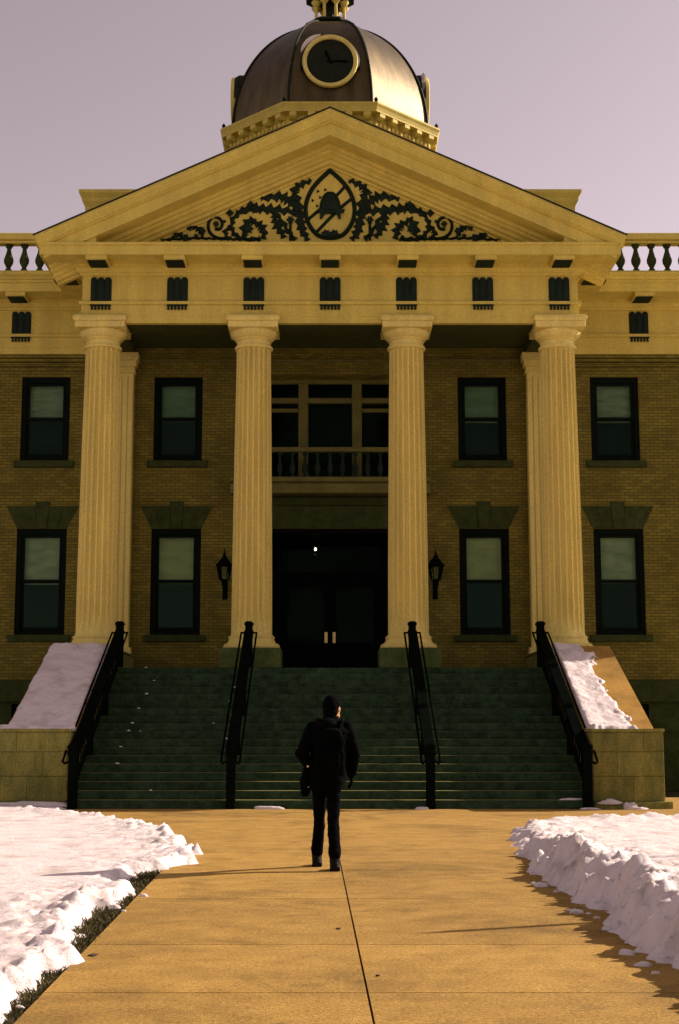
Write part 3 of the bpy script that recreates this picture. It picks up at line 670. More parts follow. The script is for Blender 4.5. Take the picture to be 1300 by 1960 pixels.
# four clocks in barrel dormers, one to each side
def clock():
    c = holder('clock', house, (0, YC, 21.80)); at = (0, YC, 21.80)
    RO = 0.845; y = -3.2
    MB().lathe([(RO - .03, y + 0.06), (RO - .03, -1.2)], 40, (0, 0), axis='y').build('dormer', 'dome_dark', c, at=at, smooth=True)
    MB().lathe([(RO - .125, y + 0.10), (RO - .12, y + .01), (RO - .09, y - .02), (RO - .04, y - .035), (RO, y - .02), (RO + .015, y + .05), (RO, y + 0.12)], 48, (0, 0), axis='y', cap=False).build('bezel', 'column', c, at=at, smooth=True)
    MB().lathe([(0.725, y + 0.09), (0.725, y + 0.12)], 40, (0, 0), axis='y').build('dial', 'dial', c, at=at)
    for h in range(12):
        a = math.pi / 6 * h; ca, sa = math.sin(a), math.cos(a); w = [1, 1, 2, 3, 2, 1, 2, 3, 3, 2, 1, 2][h]
        b = MB()
        for j in range(w):
            o = (j - (w - 1) / 2) * 0.055
            pts = [(ca * r + sa * (o + d), sa * r - ca * (o + d)) for r, d in ((0.46, -0.016), (0.46, 0.016), (0.62, 0.016), (0.62, -0.016))]
            b.prism_y(pts, y + 0.07, y + 0.088)
        b.build('numeral', 'numeral', c, at=at)
    for a, l, w in ((R(337), 0.40, 0.05), (R(90), 0.58, 0.04)):
        ca, sa = math.sin(a), math.cos(a)
        MB().prism_y([(ca * r + sa * d, sa * r - ca * d) for r, d in ((-0.12, -w / 2), (-0.12, w / 2), (l * .8, w), (l, 0), (l * .8, -w))], y + 0.045, y + 0.06).build('hand', 'door', c, at=at)
    return c
ck = clock()
arc = [(1.0, t) for t in np.linspace(R(108), R(158), 14)]
fl = MB(); rings = []
for i, (r, t) in enumerate(arc):
    w = 0.085 * math.sin(math.pi * (i + 0.6) / 15) + 0.012
    rings.append([(ra * math.cos(t), yy, ra * math.sin(t)) for ra, yy in ((0.95 - w * .2, -3.04), (0.95 + w, -3.10), (0.95 + w, -3.06), (0.95 - w * .2, -2.98))])
fl.rings(rings).build('hood_glint', 'glint', ck, at=(0, YC, 21.80))  # pale strip standing for sun caught on the hood edge
MB().rings([[(r * math.cos(t), yy, r * math.sin(t)) for t in np.linspace(R(-10), R(190), 30)] for r, yy in ((0.855, -3.12), (0.93, -2.99), (0.93, -1.6), (0.82, -1.5), (0.82, -3.0), (0.855, -3.12))], cap=False, closed=False).build('hood', 'dome_dark', ck, at=(0, YC, 21.80))
for k in (1, 3):
    o = inst_tree(ck, house, (0, 0, 0)); o.rotation_euler.z = k * math.pi / 2
    for ch in o.children: ch.location = (0, 0, 0)
# lantern on top
ln = holder('lantern', dm)
MB().rings([octa(a, z) for a, z in ((0.98, 24.02), (0.98, 24.1), (0.72, 24.14), (0.72, 24.40), (0.80, 24.42), (0.80, 24.5), (0.3, 24.52))]).build('platform', 'dome_dark', ln)
lc = None
for i in range(8):
    p = octa(0.46, 0)[i]
    MB().lathe([(0.075, 24.5), (0.075, 24.56), (0.055, 24.58), (0.05, 25.12), (0.09, 25.16), (0.16, 25.26), (0.16, 25.32)], 8, (p[0], p[1])).build('lantern_column', 'cream', ln, smooth=True)
MB().rings([octa(a, z) for a, z in ((0.55, 25.3), (0.62, 25.32), (0.62, 25.45), (0.8, 25.5), (0.8, 25.6), (0.62, 25.7), (0.55, 26.0), (0.35, 26.35), (0.12, 26.6), (0.05, 26.7), (0.05, 27.4))]).build('cupola', 'dome_dark', ln)
MB().lathe([(0.14, 24.51), (0.14, 25.31)], 12, (0, YC)).build('lantern_core', 'dome_dark', ln, smooth=True)

# ------------------------------------------------------------------ staircase with cheek walls
NS, RI, TR, YS = 18, 0.15, 0.322, 26.0
stair = thing('staircase', 'wide dark stone staircase climbing between two sloping cheek walls to the portico', 'staircase', (0, YS, 0))
st0 = None
for k in range(NS):
    y = YS + k * TR
    if k < NS - 1:
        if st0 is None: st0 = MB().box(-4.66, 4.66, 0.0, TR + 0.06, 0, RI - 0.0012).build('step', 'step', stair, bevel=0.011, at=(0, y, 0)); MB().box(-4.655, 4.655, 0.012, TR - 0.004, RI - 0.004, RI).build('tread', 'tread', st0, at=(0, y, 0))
        else: inst_tree(st0, stair, (0, k * TR, k * RI))
    else: MB().box(-4.66, 4.66, y, YW + 0.02, 2.55, 2.70).build('porch_floor', 'step', stair, bevel=0.012)
for s in (-1, 1):
    ck_ = holder('cheek_wall', stair, (s * 5.28, YS, 0))
    xi, xo = s * 4.66, s * 5.92
    def X(u): return xi + (xo - xi) * u
    a, b = sorted((X(0.0) + s * 0.02, X(1.0) - s * 0.02))
    core = [(26.14, -0.05), (YW - 0.02, -0.05), (YW - 0.02, 3.08), (30.98, 3.08), (26.96, 1.33), (26.14, 1.33)]
    MB().prism_x(core, a, b).build('core', 'stone', ck_)
    # facing stones of the front
    rows = [(0.125, 0.56, (0.0, 0.56, 1.0)), (0.563, 0.985, (0.0, 0.34, 1.0)), (0.988, 1.335, (0.0, 0.72, 1.0))]
    for z0, z1, us in rows:
        for u0, u1 in zip(us[:-1], us[1:]):
            p, q = sorted((X(u0) + s * 0.002, X(u1) - s * 0.002))
            MB().box(p, q, 26.10, 26.5, z0 + .002, z1 - .002).build('stone', 'stone', ck_, bevel=0.005)
    # side stones along the outer and inner faces
    for (u, w) in ((1.0, 0.012), (0.0, 0.012)):
        yy = 26.505
        while yy < 34.3:
            ln_ = 1.05
            z = 0.0
            for r_ in range(7):
                top = min(1.33 + max(0, (yy - 26.96)) * 0.4353, 3.06); z0 = r_ * 0.44; z1 = min(z0 + 0.436, top)
                off = 0.5 * (r_ % 2)
                if z1 - z0 < 0.08: continue
                p, q = sorted((X(u) - s * 0.03 * (1 if u else -1), X(u) + s * w * (1 if u else -1) - (s * 0.012 * (1 if u else -1))))
                MB().box(p, q, yy + 0.003 + off * 0, min(yy + ln_ - 0.003, YW - 0.03), z0 + .003, z1).build('stone', 'stone', ck_)
            yy += ln_
    cpz = 0.055; A, B = sorted((X(-0.012), X(1.012)))
    MB().box(A, B, 26.06, 26.925, 1.337, 1.393).build('cap_stone', 'stone', ck_, bevel=0.006)
    MB().prism_x([(26.93, 1.337), (26.93, 1.395), (30.93, 3.135), (30.96, 3.086), (26.965, 1.337)], A, B).build('coping', 'coping', ck_)
    MB().box(A, B, 30.945, YW - 0.03, 3.083, 3.128).build('pedestal_cap', 'stone', ck_)
    A, B = sorted((X(-0.0), X(1.09)))
    MB().box(A, B, 25.99, 26.7, -0.03, 0.122).build('foot_slab', 'stone', ck_, bevel=0.01)

# ------------------------------------------------------------------ handrails
def handrail(x, label):
    r = thing('handrail', label, 'handrail', (x, 25.9, 0), 'iron handrails on the stairs')
    yb, yt = 25.93, 31.25
    def post(y, z0, z1, w=0.075):
        p = MB().box(x - w, x + w, y - w, y + w, z0, z1).box(x - w - .02, x + w + .02, y - w - .02, y + w + .02, z1 + .001, z1 + 0.05).rings([[(x - h, y - h, z), (x + h, y - h, z), (x + h, y + h, z), (x - h, y + h, z)] for h, z in ((w + .01, z1 + .051), (w - .02, z1 + .085))])
        p.build('post', 'iron', r, bevel=0.004)
    post(yb, 0, 1.05, 0.078); post(yt, 2.70, 3.60, 0.078)
    zt = lambda y: 0.98 + (y - yb) * (3.50 - 0.98) / (yt - yb)
    for y in (27.72, 29.5):
        k = int((y - YS) / TR) + 1; post(y, k * RI, zt(y) - 0.03, 0.05)
    MB().prism_x([(yb, zt(yb)), (yt, zt(yt)), (yt, zt(yt) - 0.075), (yb, zt(yb) - 0.075)], x - 0.10, x + 0.10).build('top_rail', 'iron', r, bevel=0.008)
    MB().prism_x([(yb, zt(yb) - .62), (yt, zt(yt) - .62), (yt, zt(yt) - 0.66), (yb, zt(yb) - 0.66)], x - 0.03, x + 0.03).build('bottom_rail', 'iron', r)
    y = yb + 0.16; p0 = None
    while y < yt - 0.1:
        h = zt(y)
        if p0 is None: p0 = MB().box(-.011, .011, -.011, .011, -.63, -.06).build('picket', 'iron', r, at=(x, y, h))
        else: inst(p0, r, (x, y, h))
        y += 0.2
    for s in (-1, 1):
        xx = x + s * 0.165
        zz = lambda y: zt(y) - 0.06
        MB().tube([(x + s * .07, yb - .02, zz(yb) - .10), (xx - s * .02, yb - 0.10, zz(yb) - .13), (xx, yb - 0.13, zz(yb) - 0.1), (xx, yb, zz(yb) - 0.02)] + [(xx, y, zz(y)) for y in (yb + .1, 28.5, yt - .08)] + [(xx, yt, zz(yt) + .0), (xx - s * .02, yt + .03, zz(yt)), (x + s * .07, yt + .03, zz(yt))], 0.021, 8).build('grab_rail', 'iron', r, smooth=True)
        for y in (27.0, 28.6, 30.2):
            MB().tube([(x + s * .08, y, zz(y) - 0.05), (xx, y, zz(y) - 0.05), (xx, y, zz(y))], 0.01, 6).build('bracket', 'iron', r)
handrail(-4.52, 'black iron handrail beside the snow-covered left cheek wall')
handrail(-1.745, 'black iron handrail leading up to the left inner column, nearest the walker')
handrail(1.765, 'black iron handrail leading up to the right inner column')
handrail(4.52, 'black iron handrail beside the sunlit right cheek wall')

# ------------------------------------------------------------------ wall lanterns, entrance lamp
def wall_lantern(x, label):
    t = thing('wall_lantern', label, 'lantern', (x, YW, 4.45), 'lanterns beside the entrance')
    y = YW - 0.32; c = (x, y)
    MB().lathe([(0.05, 4.86), (0.11, 4.90), (0.175, 5.22)], 6, c, cap=True).build('glass_body', 'glass', t)
    b = MB()
    for i in range(6):
        a = 2 * math.pi * i / 6
        b.tube([(x + 0.055 * math.cos(a), y + .055 * math.sin(a), 4.86), (x + .115 * math.cos(a), y + .115 * math.sin(a), 4.90), (x + .18 * math.cos(a), y + .18 * math.sin(a), 5.23)], 0.012, 5)
    b.build('cage', 'iron', t)
    MB().lathe([(0.205, 5.22), (0.21, 5.25), (0.15, 5.30), (0.11, 5.37), (0.06, 5.42), (0.05, 5.47), (0.02, 5.5), (0.03, 5.53), (0.012, 5.57), (0.008, 5.66)], 12, c).build('roof', 'iron', t, smooth=True)
    MB().lathe([(0.01, 4.48), (0.03, 4.56), (0.02, 4.66), (0.05, 4.74), (0.07, 4.80), (0.06, 4.862)], 10, c).build('pendant', 'iron', t, smooth=True)
    MB().tube([(x, YW - .01, 4.62), (x, YW - 0.14, 4.56), (x, YW - 0.25, 4.66), (x, y, 4.78)], 0.022, 8).box(x - .06, x + .06, YW - .03, YW - .002, 4.45, 4.95).build('wall_bracket', 'iron', t)
wall_lantern(-2.51, 'black iron wall lantern left of the entrance'); wall_lantern(2.51, 'black iron wall lantern right of the entrance')
lp = thing('entrance_lamp', 'small lit bulb hanging inside the dark entrance', 'lamp', (-0.36, YW + 0.8, 6.04))
MB().lathe([(0.010, 5.80), (0.022, 5.785), (0.03, 5.76), (0.022, 5.735), (0.004, 5.725)], 12, (-0.36, YW + 0.8)).build('bulb', 'bulb', lp, smooth=True)
MB().tube([(-0.36, YW + .8, 6.04), (-0.36, YW + .8, 5.81)], 0.008, 6).build('cord', 'iron', lp)

# ------------------------------------------------------------------ person
def capsule(mb, a, b, r0, r1, seg=14):
    a, b = Vector(a), Vector(b); d = (b - a); l = d.length; d.normalize()
    u = Vector((0, 0, 1)) if abs(d.z) < 0.9 else Vector((0, 1, 0)); e1 = d.cross(u).normalized(); e2 = e1.cross(d).normalized(); rings = []
    for k in range(1, 5):
        t = math.pi / 2 * k / 4; rings.append((a - d * r0 * math.cos(t), r0 * math.sin(t)))
    for k in range(0, 4):
        t = math.pi / 2 * k / 4; rings.append((b + d * r1 * math.sin(t), r1 * math.cos(t)))
    mb.rings([[tuple(c + (e1 * math.cos(q) + e2 * math.sin(q)) * r) for q in [2 * math.pi * i / seg for i in range(seg)]] for c, r in rings])
def ell(mb, c, rx, ry, rz, seg=18, rot=0.0):
    rings = []
    for k in range(1, 12):
        t = math.pi * k / 12
        ring = []
        for i in range(seg):
            q = 2 * math.pi * i / seg; x = rx * math.sin(t) * math.cos(q); y = ry * math.sin(t) * math.sin(q)
            ring.append((c[0] + x * math.cos(rot) - y * math.sin(rot), c[1] + x * math.sin(rot) + y * math.cos(rot), c[2] - rz * math.cos(t)))
        rings.append(ring)
    mb.rings(rings)
def loft(mb, secs, seg=24):      # (z, cx, cy, rx, ry) superellipse sections
    rings = []
    for z, cx, cy, rx, ry in secs:
        ring = []
        for i in range(seg):
            q = 2 * math.pi * i / seg; cq, sq = math.cos(q), math.sin(q)
            ring.append((cx + rx * math.copysign(abs(cq) ** 0.85, cq), cy + ry * math.copysign(abs(sq) ** 0.85, sq), z))
        rings.append(ring)
    mb.rings(rings)
def remeshed(mb, name, m, parent, vox, smooth=6, at=None, noise=0.0):
    o = mb.build(name, m, None, at=None)
    r = o.modifiers.new('r', 'REMESH'); r.mode = 'VOXEL'; r.voxel_size = vox
    s = o.modifiers.new('s', 'SMOOTH'); s.factor = 0.5; s.iterations = smooth
    dg = bpy.context.evaluated_depsgraph_get(); me = bpy.data.meshes.new_from_object(o.evaluated_get(dg))
    old = o.data; o.modifiers.clear(); o.data = me; bpy.data.meshes.remove(old)
    if noise:
        n = len(me.vertices); co = np.empty(n * 3); me.vertices.foreach_get('co', co); co = co.reshape(-1, 3)
        no = np.empty(n * 3); me.vertices.foreach_get('normal', no); no = no.reshape(-1, 3)
        d = fbm(co[:, 0] * 9 + co[:, 1] * 4, co[:, 2] * 16 + co[:, 1] * 7, 5) * noise
        co += no * d[:, None]; me.vertices.foreach_set('co', co.ravel()); me.update()
    me.shade_smooth(); put(o, parent)
    return o
PX, PY = -0.03, 14.80
FL, FR = (-0.135, 15.12), (0.045, 14.62)
per = thing('person', 'person in a dark jacket and hat walking towards the stairs, seen from behind', 'person', (PX, PY, 0))
hip_l, hip_r = (-0.105, PY + .02, 0.86), (0.035, PY - .01, 0.86)
kn_l, kn_r = (-0.108, PY + 0.22, 0.48), (0.03, PY + 0.0, 0.47)
an_l, an_r = (FL[0], FL[1] - .02, 0.09), (FR[0], FR[1] + .0, 0.10)
sh_l, sh_r = (-0.185, PY + .01, 1.40), (0.185, PY + .01, 1.40)
el_l, el_r = (-0.285, PY - 0.05, 1.13), (0.245, PY - 0.02, 1.13)
wr_l, wr_r = (-0.20, PY + 0.10, 1.00), (0.215, PY + 0.08, 0.93)
HC = (0.022, PY + 0.03, 1.585); HR = -0.55
bd = MB()
ell(bd, HC, 0.076, 0.098, 0.118, 20, HR)
fx, fy = -math.sin(HR), math.cos(HR)
capsule(bd, (HC[0] + fx * .09, HC[1] + fy * .09, HC[2] - .0), (HC[0] + fx * .112, HC[1] + fy * .112, HC[2] - .025), 0.011, 0.015)      # nose
ell(bd, (HC[0] + fx * .07, HC[1] + fy * .07, HC[2] - .075), 0.042, 0.035, 0.035)                                                          # jaw
for s in (-1, 1):
    ell(bd, (HC[0] + s * fy * .08, HC[1] - s * fx * .08, HC[2] - .01), 0.012, 0.02, 0.032, 10, HR)                                        # ears
    ell(bd, (HC[0] + fx * .088 + s * fy * .03, HC[1] + fy * .088 - s * fx * .03, HC[2] + .012), 0.014, 0.01, 0.008, 10, HR)              # brow and eyes
capsule(bd, (HC[0], HC[1] - .01, 1.53), (0.005, PY, 1.38), 0.055, 0.065)
loft(bd, [(0.84, -.03, PY, .13, .10), (1.0, -.01, PY, .14, .10), (1.2, 0, PY, .155, .105), (1.38, 0, PY, .165, .09), (1.44, 0, PY, .07, .07)])
for a, b, c in ((sh_l, el_l, wr_l), (sh_r, el_r, wr_r)):
    capsule(bd, a, b, .05, .04); capsule(bd, b, c, .04, .028)
for a, b, c in ((hip_l, kn_l, an_l), (hip_r, kn_r, an_r)):
    capsule(bd, a, b, .075, .052); capsule(bd, b, c, .05, .036)
    capsule(bd, (c[0], c[1] - .02, .045), (c[0] + .01, c[1] + .17, .04), .04, .033)
for w, d, s in ((wr_l, Vector((0.1, 0.35, -0.93)), 1), (wr_r, Vector((0.0, 0.25, -0.97)), -1)):
    w = Vector(w); d.normalize(); sd = Vector((s * .0, 1, 0.25)).normalized()
    ell(bd, tuple(w + d * .045), .018, .042, .05, 12)
    for i, l in enumerate((.062, .075, .07, .055)):
        p = w + d * .08 + sd * (.032 - .021 * i); q = p + d * l * .5 + Vector((s * .006, 0, 0)); e = q + d * l * .45 + Vector((s * .02, 0, 0))
        capsule(bd, p, q, .0085, .008, 8); capsule(bd, q, e, .008, .007, 8)
    p = w + d * .03 + sd * .035; capsule(bd, p, p + d * .03 + sd * .025, .011, .0095, 8); capsule(bd, p + d * .03 + sd * .025, p + d * .062 + sd * .03, .0095, .008, 8)
remeshed(bd, 'body', 'skin', per, 0.0065, 3)
for w, d, s in ((wr_l, Vector((0.1, 0.35, -0.93)), 1), (wr_r, Vector((0.0, 0.25, -0.97)), -1)):
    gl = MB(); w = Vector(w); d.normalize(); sd = Vector((s * .0, 1, 0.25)).normalized(); k = .004
    ell(gl, tuple(w + d * .045), .018 + k, .042 + k, .05 + k, 12); capsule(gl, w - d * .03, w + d * .02, .036, .034)
    for i, l in enumerate((.062, .075, .07, .055)):
        p = w + d * .08 + sd * (.032 - .021 * i); q = p + d * l * .5 + Vector((s * .006, 0, 0)); e = q + d * l * .45 + Vector((s * .02, 0, 0))
        capsule(gl, p, q, .0085 + k, .008 + k, 8); capsule(gl, q, e, .008 + k, .007 + k, 8)
    p = w + d * .03 + sd * .035; capsule(gl, p, p + d * .03 + sd * .025, .011 + k, .0095 + k, 8); capsule(gl, p + d * .03 + sd * .025, p + d * .062 + sd * .03, .0095 + k, .008 + k, 8)
    remeshed(gl, 'glove', 'cloth', per, 0.004, 2)
jk = MB()
loft(jk, [(0.77, -.035, PY, .180, .15), (0.80, -.035, PY, .187, .155), (0.95, -.02, PY, .19, .155), (1.10, -.005, PY, .182, .15), (1.25, 0, PY, .195, .15), (1.36, 0.0, PY, .205, .13), (1.425, 0, PY, .155, .105), (1.465, .005, PY + .01, .085, .085), (1.51, .012, PY + .02, .082, .088)])
for a, b, c in ((sh_l, el_l, wr_l), (sh_r, el_r, wr_r)):
    a2 = (a[0] * .92, a[1], a[2] - .025); capsule(jk, a2, b, .082, .066); c2 = Vector(b).lerp(Vector(c), .93); capsule(jk, b, c2, .066, .05)
ell(jk, (-0.035, PY - .09, 1.425), .115, .07, .065)          # hood lying on the shoulders
ell(jk, (-0.10, PY - .05, 1.43), .06, .06, .05)
remeshed(jk, 'jacket', 'cloth', per, 0.011, 5, noise=0.012)
tr = MB()
loft(tr, [(0.78, -.035, PY + .0, .14, .11), (0.86, -.035, PY + .0, .15, .12), (0.98, -.03, PY, .15, .12)])
for a, b, c in ((hip_l, kn_l, an_l), (hip_r, kn_r, an_r)):
    c2 = (c[0], c[1] - .005, c[2] + .05); capsule(tr, a, b, .085, .060); capsule(tr, b, c2, .060, .060)
remeshed(tr, 'trousers', 'denim', per, 0.010, 3, noise=0.010)
for c, lift in ((an_l, 0.0), (an_r, 0.0)):
    b = MB(); capsule(b, (c[0], c[1], .15), (c[0], c[1] - .005, .09), .050, .052); capsule(b, (c[0], c[1] - .02, .058), (c[0] + .012, c[1] + .17, .052), .05, .042)
    b.box(c[0] - .048, c[0] + .055, c[1] - .07, c[1] + .21, 0.002, .03); b.box(c[0] - .044, c[0] + .048, c[1] - .075, c[1] - .0, 0.0021, .045)
    remeshed(b, 'boot', 'leather', per, 0.007, 3)
hat = MB(); ell(hat, (HC[0] - fx * .012, HC[1] - fy * .012, HC[2] + .03), .090, .108, .105, 22, HR)
ell(hat, (HC[0] - fx * .035, HC[1] - fy * .035, HC[2] - .02), .082, .075, .10, 20, HR)
remeshed(hat, 'knit_hat', 'hair', per, 0.008, 3, noise=0.006)
# backpack on the back, bag at the left hip
bk = thing('backpack', 'slim black backpack worn on the back of the walking person', 'backpack', (0.0, PY - .2, 0.95))
b = MB(); loft(b, [(0.93, 0, PY - .165, .10, .05), (0.96, 0, PY - .155, .145, .055), (1.1, 0.0, PY - .16, .155, .06), (1.27, 0.0, PY - .155, .145, .055), (1.36, 0, PY - .16, .11, .055), (1.385, 0, PY - .155, .07, .03)])
remeshed(b, 'pack_body', 'bag', bk, 0.01, 3, noise=0.008)
b = MB(); loft(b, [(0.98, 0, PY - .212, .08, .015), (1.0, 0, PY - .214, .10, .02), (1.13, 0, PY - .212, .10, .02), (1.15, 0, PY - .212, .08, .015)]); remeshed(b, 'pocket', 'bag', bk, 0.008, 2)
for s in (-1, 1):
    MB().tube([(s * .09, PY - .14, 1.37), (s * .115, PY - .09, 1.45), (s * .125, PY + .0, 1.475), (s * .13, PY + .11, 1.38), (s * .14, PY + .15, 1.2), (s * .16, PY + .06, 1.03), (s * .13, PY - .12, 0.98)], 0.017, 8).build('strap', 'bag', bk, smooth=True)
MB().tube([(0.125, PY - .235, 1.30), (0.14, PY - .225, 1.22), (0.145, PY - .235, 1.08), (0.135, PY - .24, 0.99)], 0.004, 6).build('zip', 'iron', bk)
sb = thing('shoulder_bag', 'small black bag with a metal clasp hanging at the left hip of the person', 'bag', (-0.24, PY, 0.72))
b = MB(); loft(b, [(0.71, -.255, PY + .02, .03, .06), (0.74, -.25, PY + .02, .05, .09), (0.86, -.24, PY + .02, .062, .105), (0.98, -.225, PY + .02, .055, .095), (1.02, -.22, PY + .02, .035, .07)])
remeshed(b, 'bag_body', 'bag', sb, 0.009, 3, noise=0.01)
MB().tube([(-.225, PY + .07, 1.0), (-.17, PY + .15, 1.2), (0.02, PY + .16, 1.38), (0.09, PY + .06, 1.47), (0.07, PY - .11, 1.42), (-.10, PY - .17, 1.2), (-.21, PY - .06, 1.0)], 0.012, 6).build('strap', 'bag', sb, smooth=True)
MB().box(-.232, -.212, PY - .085, PY - .072, 1.00, 1.018).build('clasp', 'brass', sb, bevel=0.003)
MB().lathe([(0.003, 0), (0.008, .004), (0.003, .012)], 8, (-.215, PY - .095)).build('buckle', 'brass', sb, at=(0, 0, 0.80))

# ------------------------------------------------------------------ snow
def inside(poly, x, y):
    r = np.zeros(x.shape, bool); n = len(poly)
    for i in range(n):
        x0, y0 = poly[i]; x1, y1 = poly[(i + 1) % n]
        if y0 == y1: continue
        c = ((y0 > y) != (y1 > y)) & (x < (x1 - x0) * (y - y0) / (y1 - y0) + x0); r ^= c
    return r
def dist(poly, x, y):
    d = np.full(x.shape, 99.0); n = len(poly)
    for i in range(n):
        x0, y0 = poly[i]; x1, y1 = poly[(i + 1) % n]; dx, dy = x1 - x0, y1 - y0
        t = np.clip(((x - x0) * dx + (y - y0) * dy) / (dx * dx + dy * dy), 0, 1); d = np.minimum(d, np.hypot(x - x0 - t * dx, y - y0 - t * dy))
    return d
def heightfield(name, xs, ys, hf, label):
    X, Y = np.meshgrid(xs, ys); H = hf(X, Y); ny, nx = X.shape
    keep = H > -0.02
    k = keep[:-1, :-1] | keep[1:, :-1] | keep[:-1, 1:] | keep[1:, 1:]
    I = np.arange(nx * ny).reshape(ny, nx); q = np.stack([I[:-1, :-1], I[:-1, 1:], I[1:, 1:], I[1:, :-1]], -1)[k]
    used = np.unique(q); remap = np.full(nx * ny, -1); remap[used] = np.arange(len(used)); q = remap[q]
    V = np.stack([X.ravel(), Y.ravel(), H.ravel()], -1)[used]
    me = bpy.data.meshes.new(name); me.from_pydata(V.tolist(), [], q.tolist()); me.update(); me.shade_smooth(); me.materials.append(M['snow'])
    o = bpy.data.objects.new(name, me); col.objects.link(o); put(o)
    return tag(o, label, 'snow', kind='stuff')
def axis(segs):
    a = []
    for s, e, d in segs: a += list(np.arange(s, e, d))
    return np.array(a + [segs[-1][1]])
sstep = lambda a, b, t: np.clip((t - a) / (b - a), 0, 1) ** 2 * (3 - 2 * np.clip((t - a) / (b - a), 0, 1))
PL = [(-5.95, 26.0), (-4.2, 24.0), (-2.95, 21.6), (-2.1, 19.4), (-1.5, 16.6), (-1.5, 15.4), (-1.86, 14.5), (-2.04, 13.5), (-1.68, 12.6), (-1.84, 11.2), (-1.74, 10.0), (-1.56, 8.8), (-1.70, 8.3), (-1.60, 7.5), (-1.78, 6.8), (-1.85, 5), (-1.9, 2), (-1.9, -6), (-30, -6), (-30, 34.3), (-6.3, 34.3), (-6.2, 26.2)]
PF = [(8.6, 27.2), (34, 27.0), (34, 34), (15.4, 34), (15, 33.6), (8.8, 33.6)]
def hF(x, y):
    d = dist(PF, x, y) * np.where(inside(PF, x, y), 1, -1) + 0.2 * fbm(x * 1.8, y * 1.8, 11)
    return np.where(d < -0.02, -0.06, sstep(-0.02, 0.3, d) * (0.12 + 0.04 * fbm(x, y, 3)) - 0.015)
def hL(x, y):
    d = dist(PL, x, y) * np.where(inside(PL, x, y), 1, -1)
    d = d + 0.20 * fbm(x * 2.2, y * 2.2, 1) + 0.10 * fbm(x * 7, y * 7, 2) + 0.02
    f1, idv = worley(x * 5.5, y * 5.5, 2); f2, idv2 = worley(x * 12, y * 12, 6)
    edge = np.exp(-np.maximum(d, 0) / 0.5) * (1 - 0.75 * np.exp(-((y - 13.6) / 1.0) ** 2))
    lump = edge * (0.085 * idv * np.clip(1 - f1 * 1.15, 0, 1) + 0.045 * np.clip(1 - f2 * 1.2, 0, 1) * idv2 + 0.05 * fbm(x * 4, y * 4, 8) + 0.035 * fbm(x * 14, y * 14, 18))
    h = sstep(-0.02, 0.10, d) * (0.055 + 0.035 * edge + 0.018 * fbm(x * .9, y * .9, 4) + 0.006 * fbm(x * 6, y * 6, 9) + lump)
    return np.where(d < -0.02, -0.06, h - 0.015)
heightfield('snow_field', axis([(-30, -7, .5), (-7, -3.2, .07), (-3.2, -1.2, .026)]), axis([(-6, 5, .4), (5, 15, .032), (15, 27, .06), (27, 34.3, .5)]), hL, 'smooth low snow covering the lawn left of the walkway')
PR = [(2.22, 18.5), (2.62, 20.4), (3.05, 21.9), (5.2, 22.3), (30, 22.6), (30, -6), (2.05, -6), (2.0, 4), (1.96, 7.8), (1.96, 8.8), (1.97, 9.9), (2.03, 11.5), (1.98, 13.5), (2.1, 16.2)]
def hR(x, y):
    d = dist(PR, x, y) * np.where(inside(PR, x, y), 1, -1)
    d = d + 0.22 * fbm(x * 1.8, y * 1.8, 11) + 0.09 * fbm(x * 7, y * 7, 12)
    f1, idv = worley(x * 3.6, y * 2.6, 3); f2, idv2 = worley(x * 8, y * 8, 7); f3, id3 = worley(x * 17, y * 17, 9)
    edge = np.exp(-np.maximum(d - 0.15, 0) / 0.75); wide = np.exp(-np.maximum(d, 0) / 2.2)
    lump = edge * (0.26 * np.clip(idv - 0.25, 0, 1) * np.clip(1 - f1 * 1.1, 0, 1) + 0.10 * idv2 * np.clip(1 - f2 * 1.1, 0, 1) + 0.035 * id3 * np.clip(1 - f3 * 1.1, 0, 1) + 0.09 * fbm(x * 3, y * 3, 13)) + wide * (0.06 * fbm(x * 2.2, y * 2.2, 14) + 0.03 * fbm(x * 6, y * 6, 24) + .05 * np.clip(idv2 - .55, 0, 1) * np.clip(1 - f2 * 1.2, 0, 1))
    ridge = np.exp(-((d - 0.36) / 0.34) ** 2)
    near = 1 - sstep(13.5, 18.5, y)
    crumb = 0.055 * fbm(x * 9, y * 9, 16) + 0.04 * fbm(x * 20, y * 20, 17, 3)
    h = sstep(-0.02, 0.34, d) ** 0.75 * (0.09 + 0.07 * near + (0.03 + 0.12 * near) * ridge + 0.02 * fbm(x * .7, y * .7, 15) + lump * (0.35 + 0.25 * near)) + crumb * sstep(0.0, 0.12, d) * (0.25 + 0.75 * edge) * (0.5 + .5 * near)
    return np.where(d < -0.02, -0.06, h - 0.015)
heightfield('snow_bank', axis([(1.5, 3.2, .024), (3.2, 6.2, .05), (6.2, 30, .6)]), axis([(-6, 5, .4), (5, 15, .03), (15, 23.2, .05)]), hR, 'rough shovelled snow bank along the right edge of the walkway')

heightfield('bounce_snow', axis([(8.2, 34.4, .15)]), axis([(26.8, 34.3, .15)]), hF, 'unseen snow added before the right wing wall to bounce sunlight onto it')  # out of view, added to throw sunlight back onto the right wing

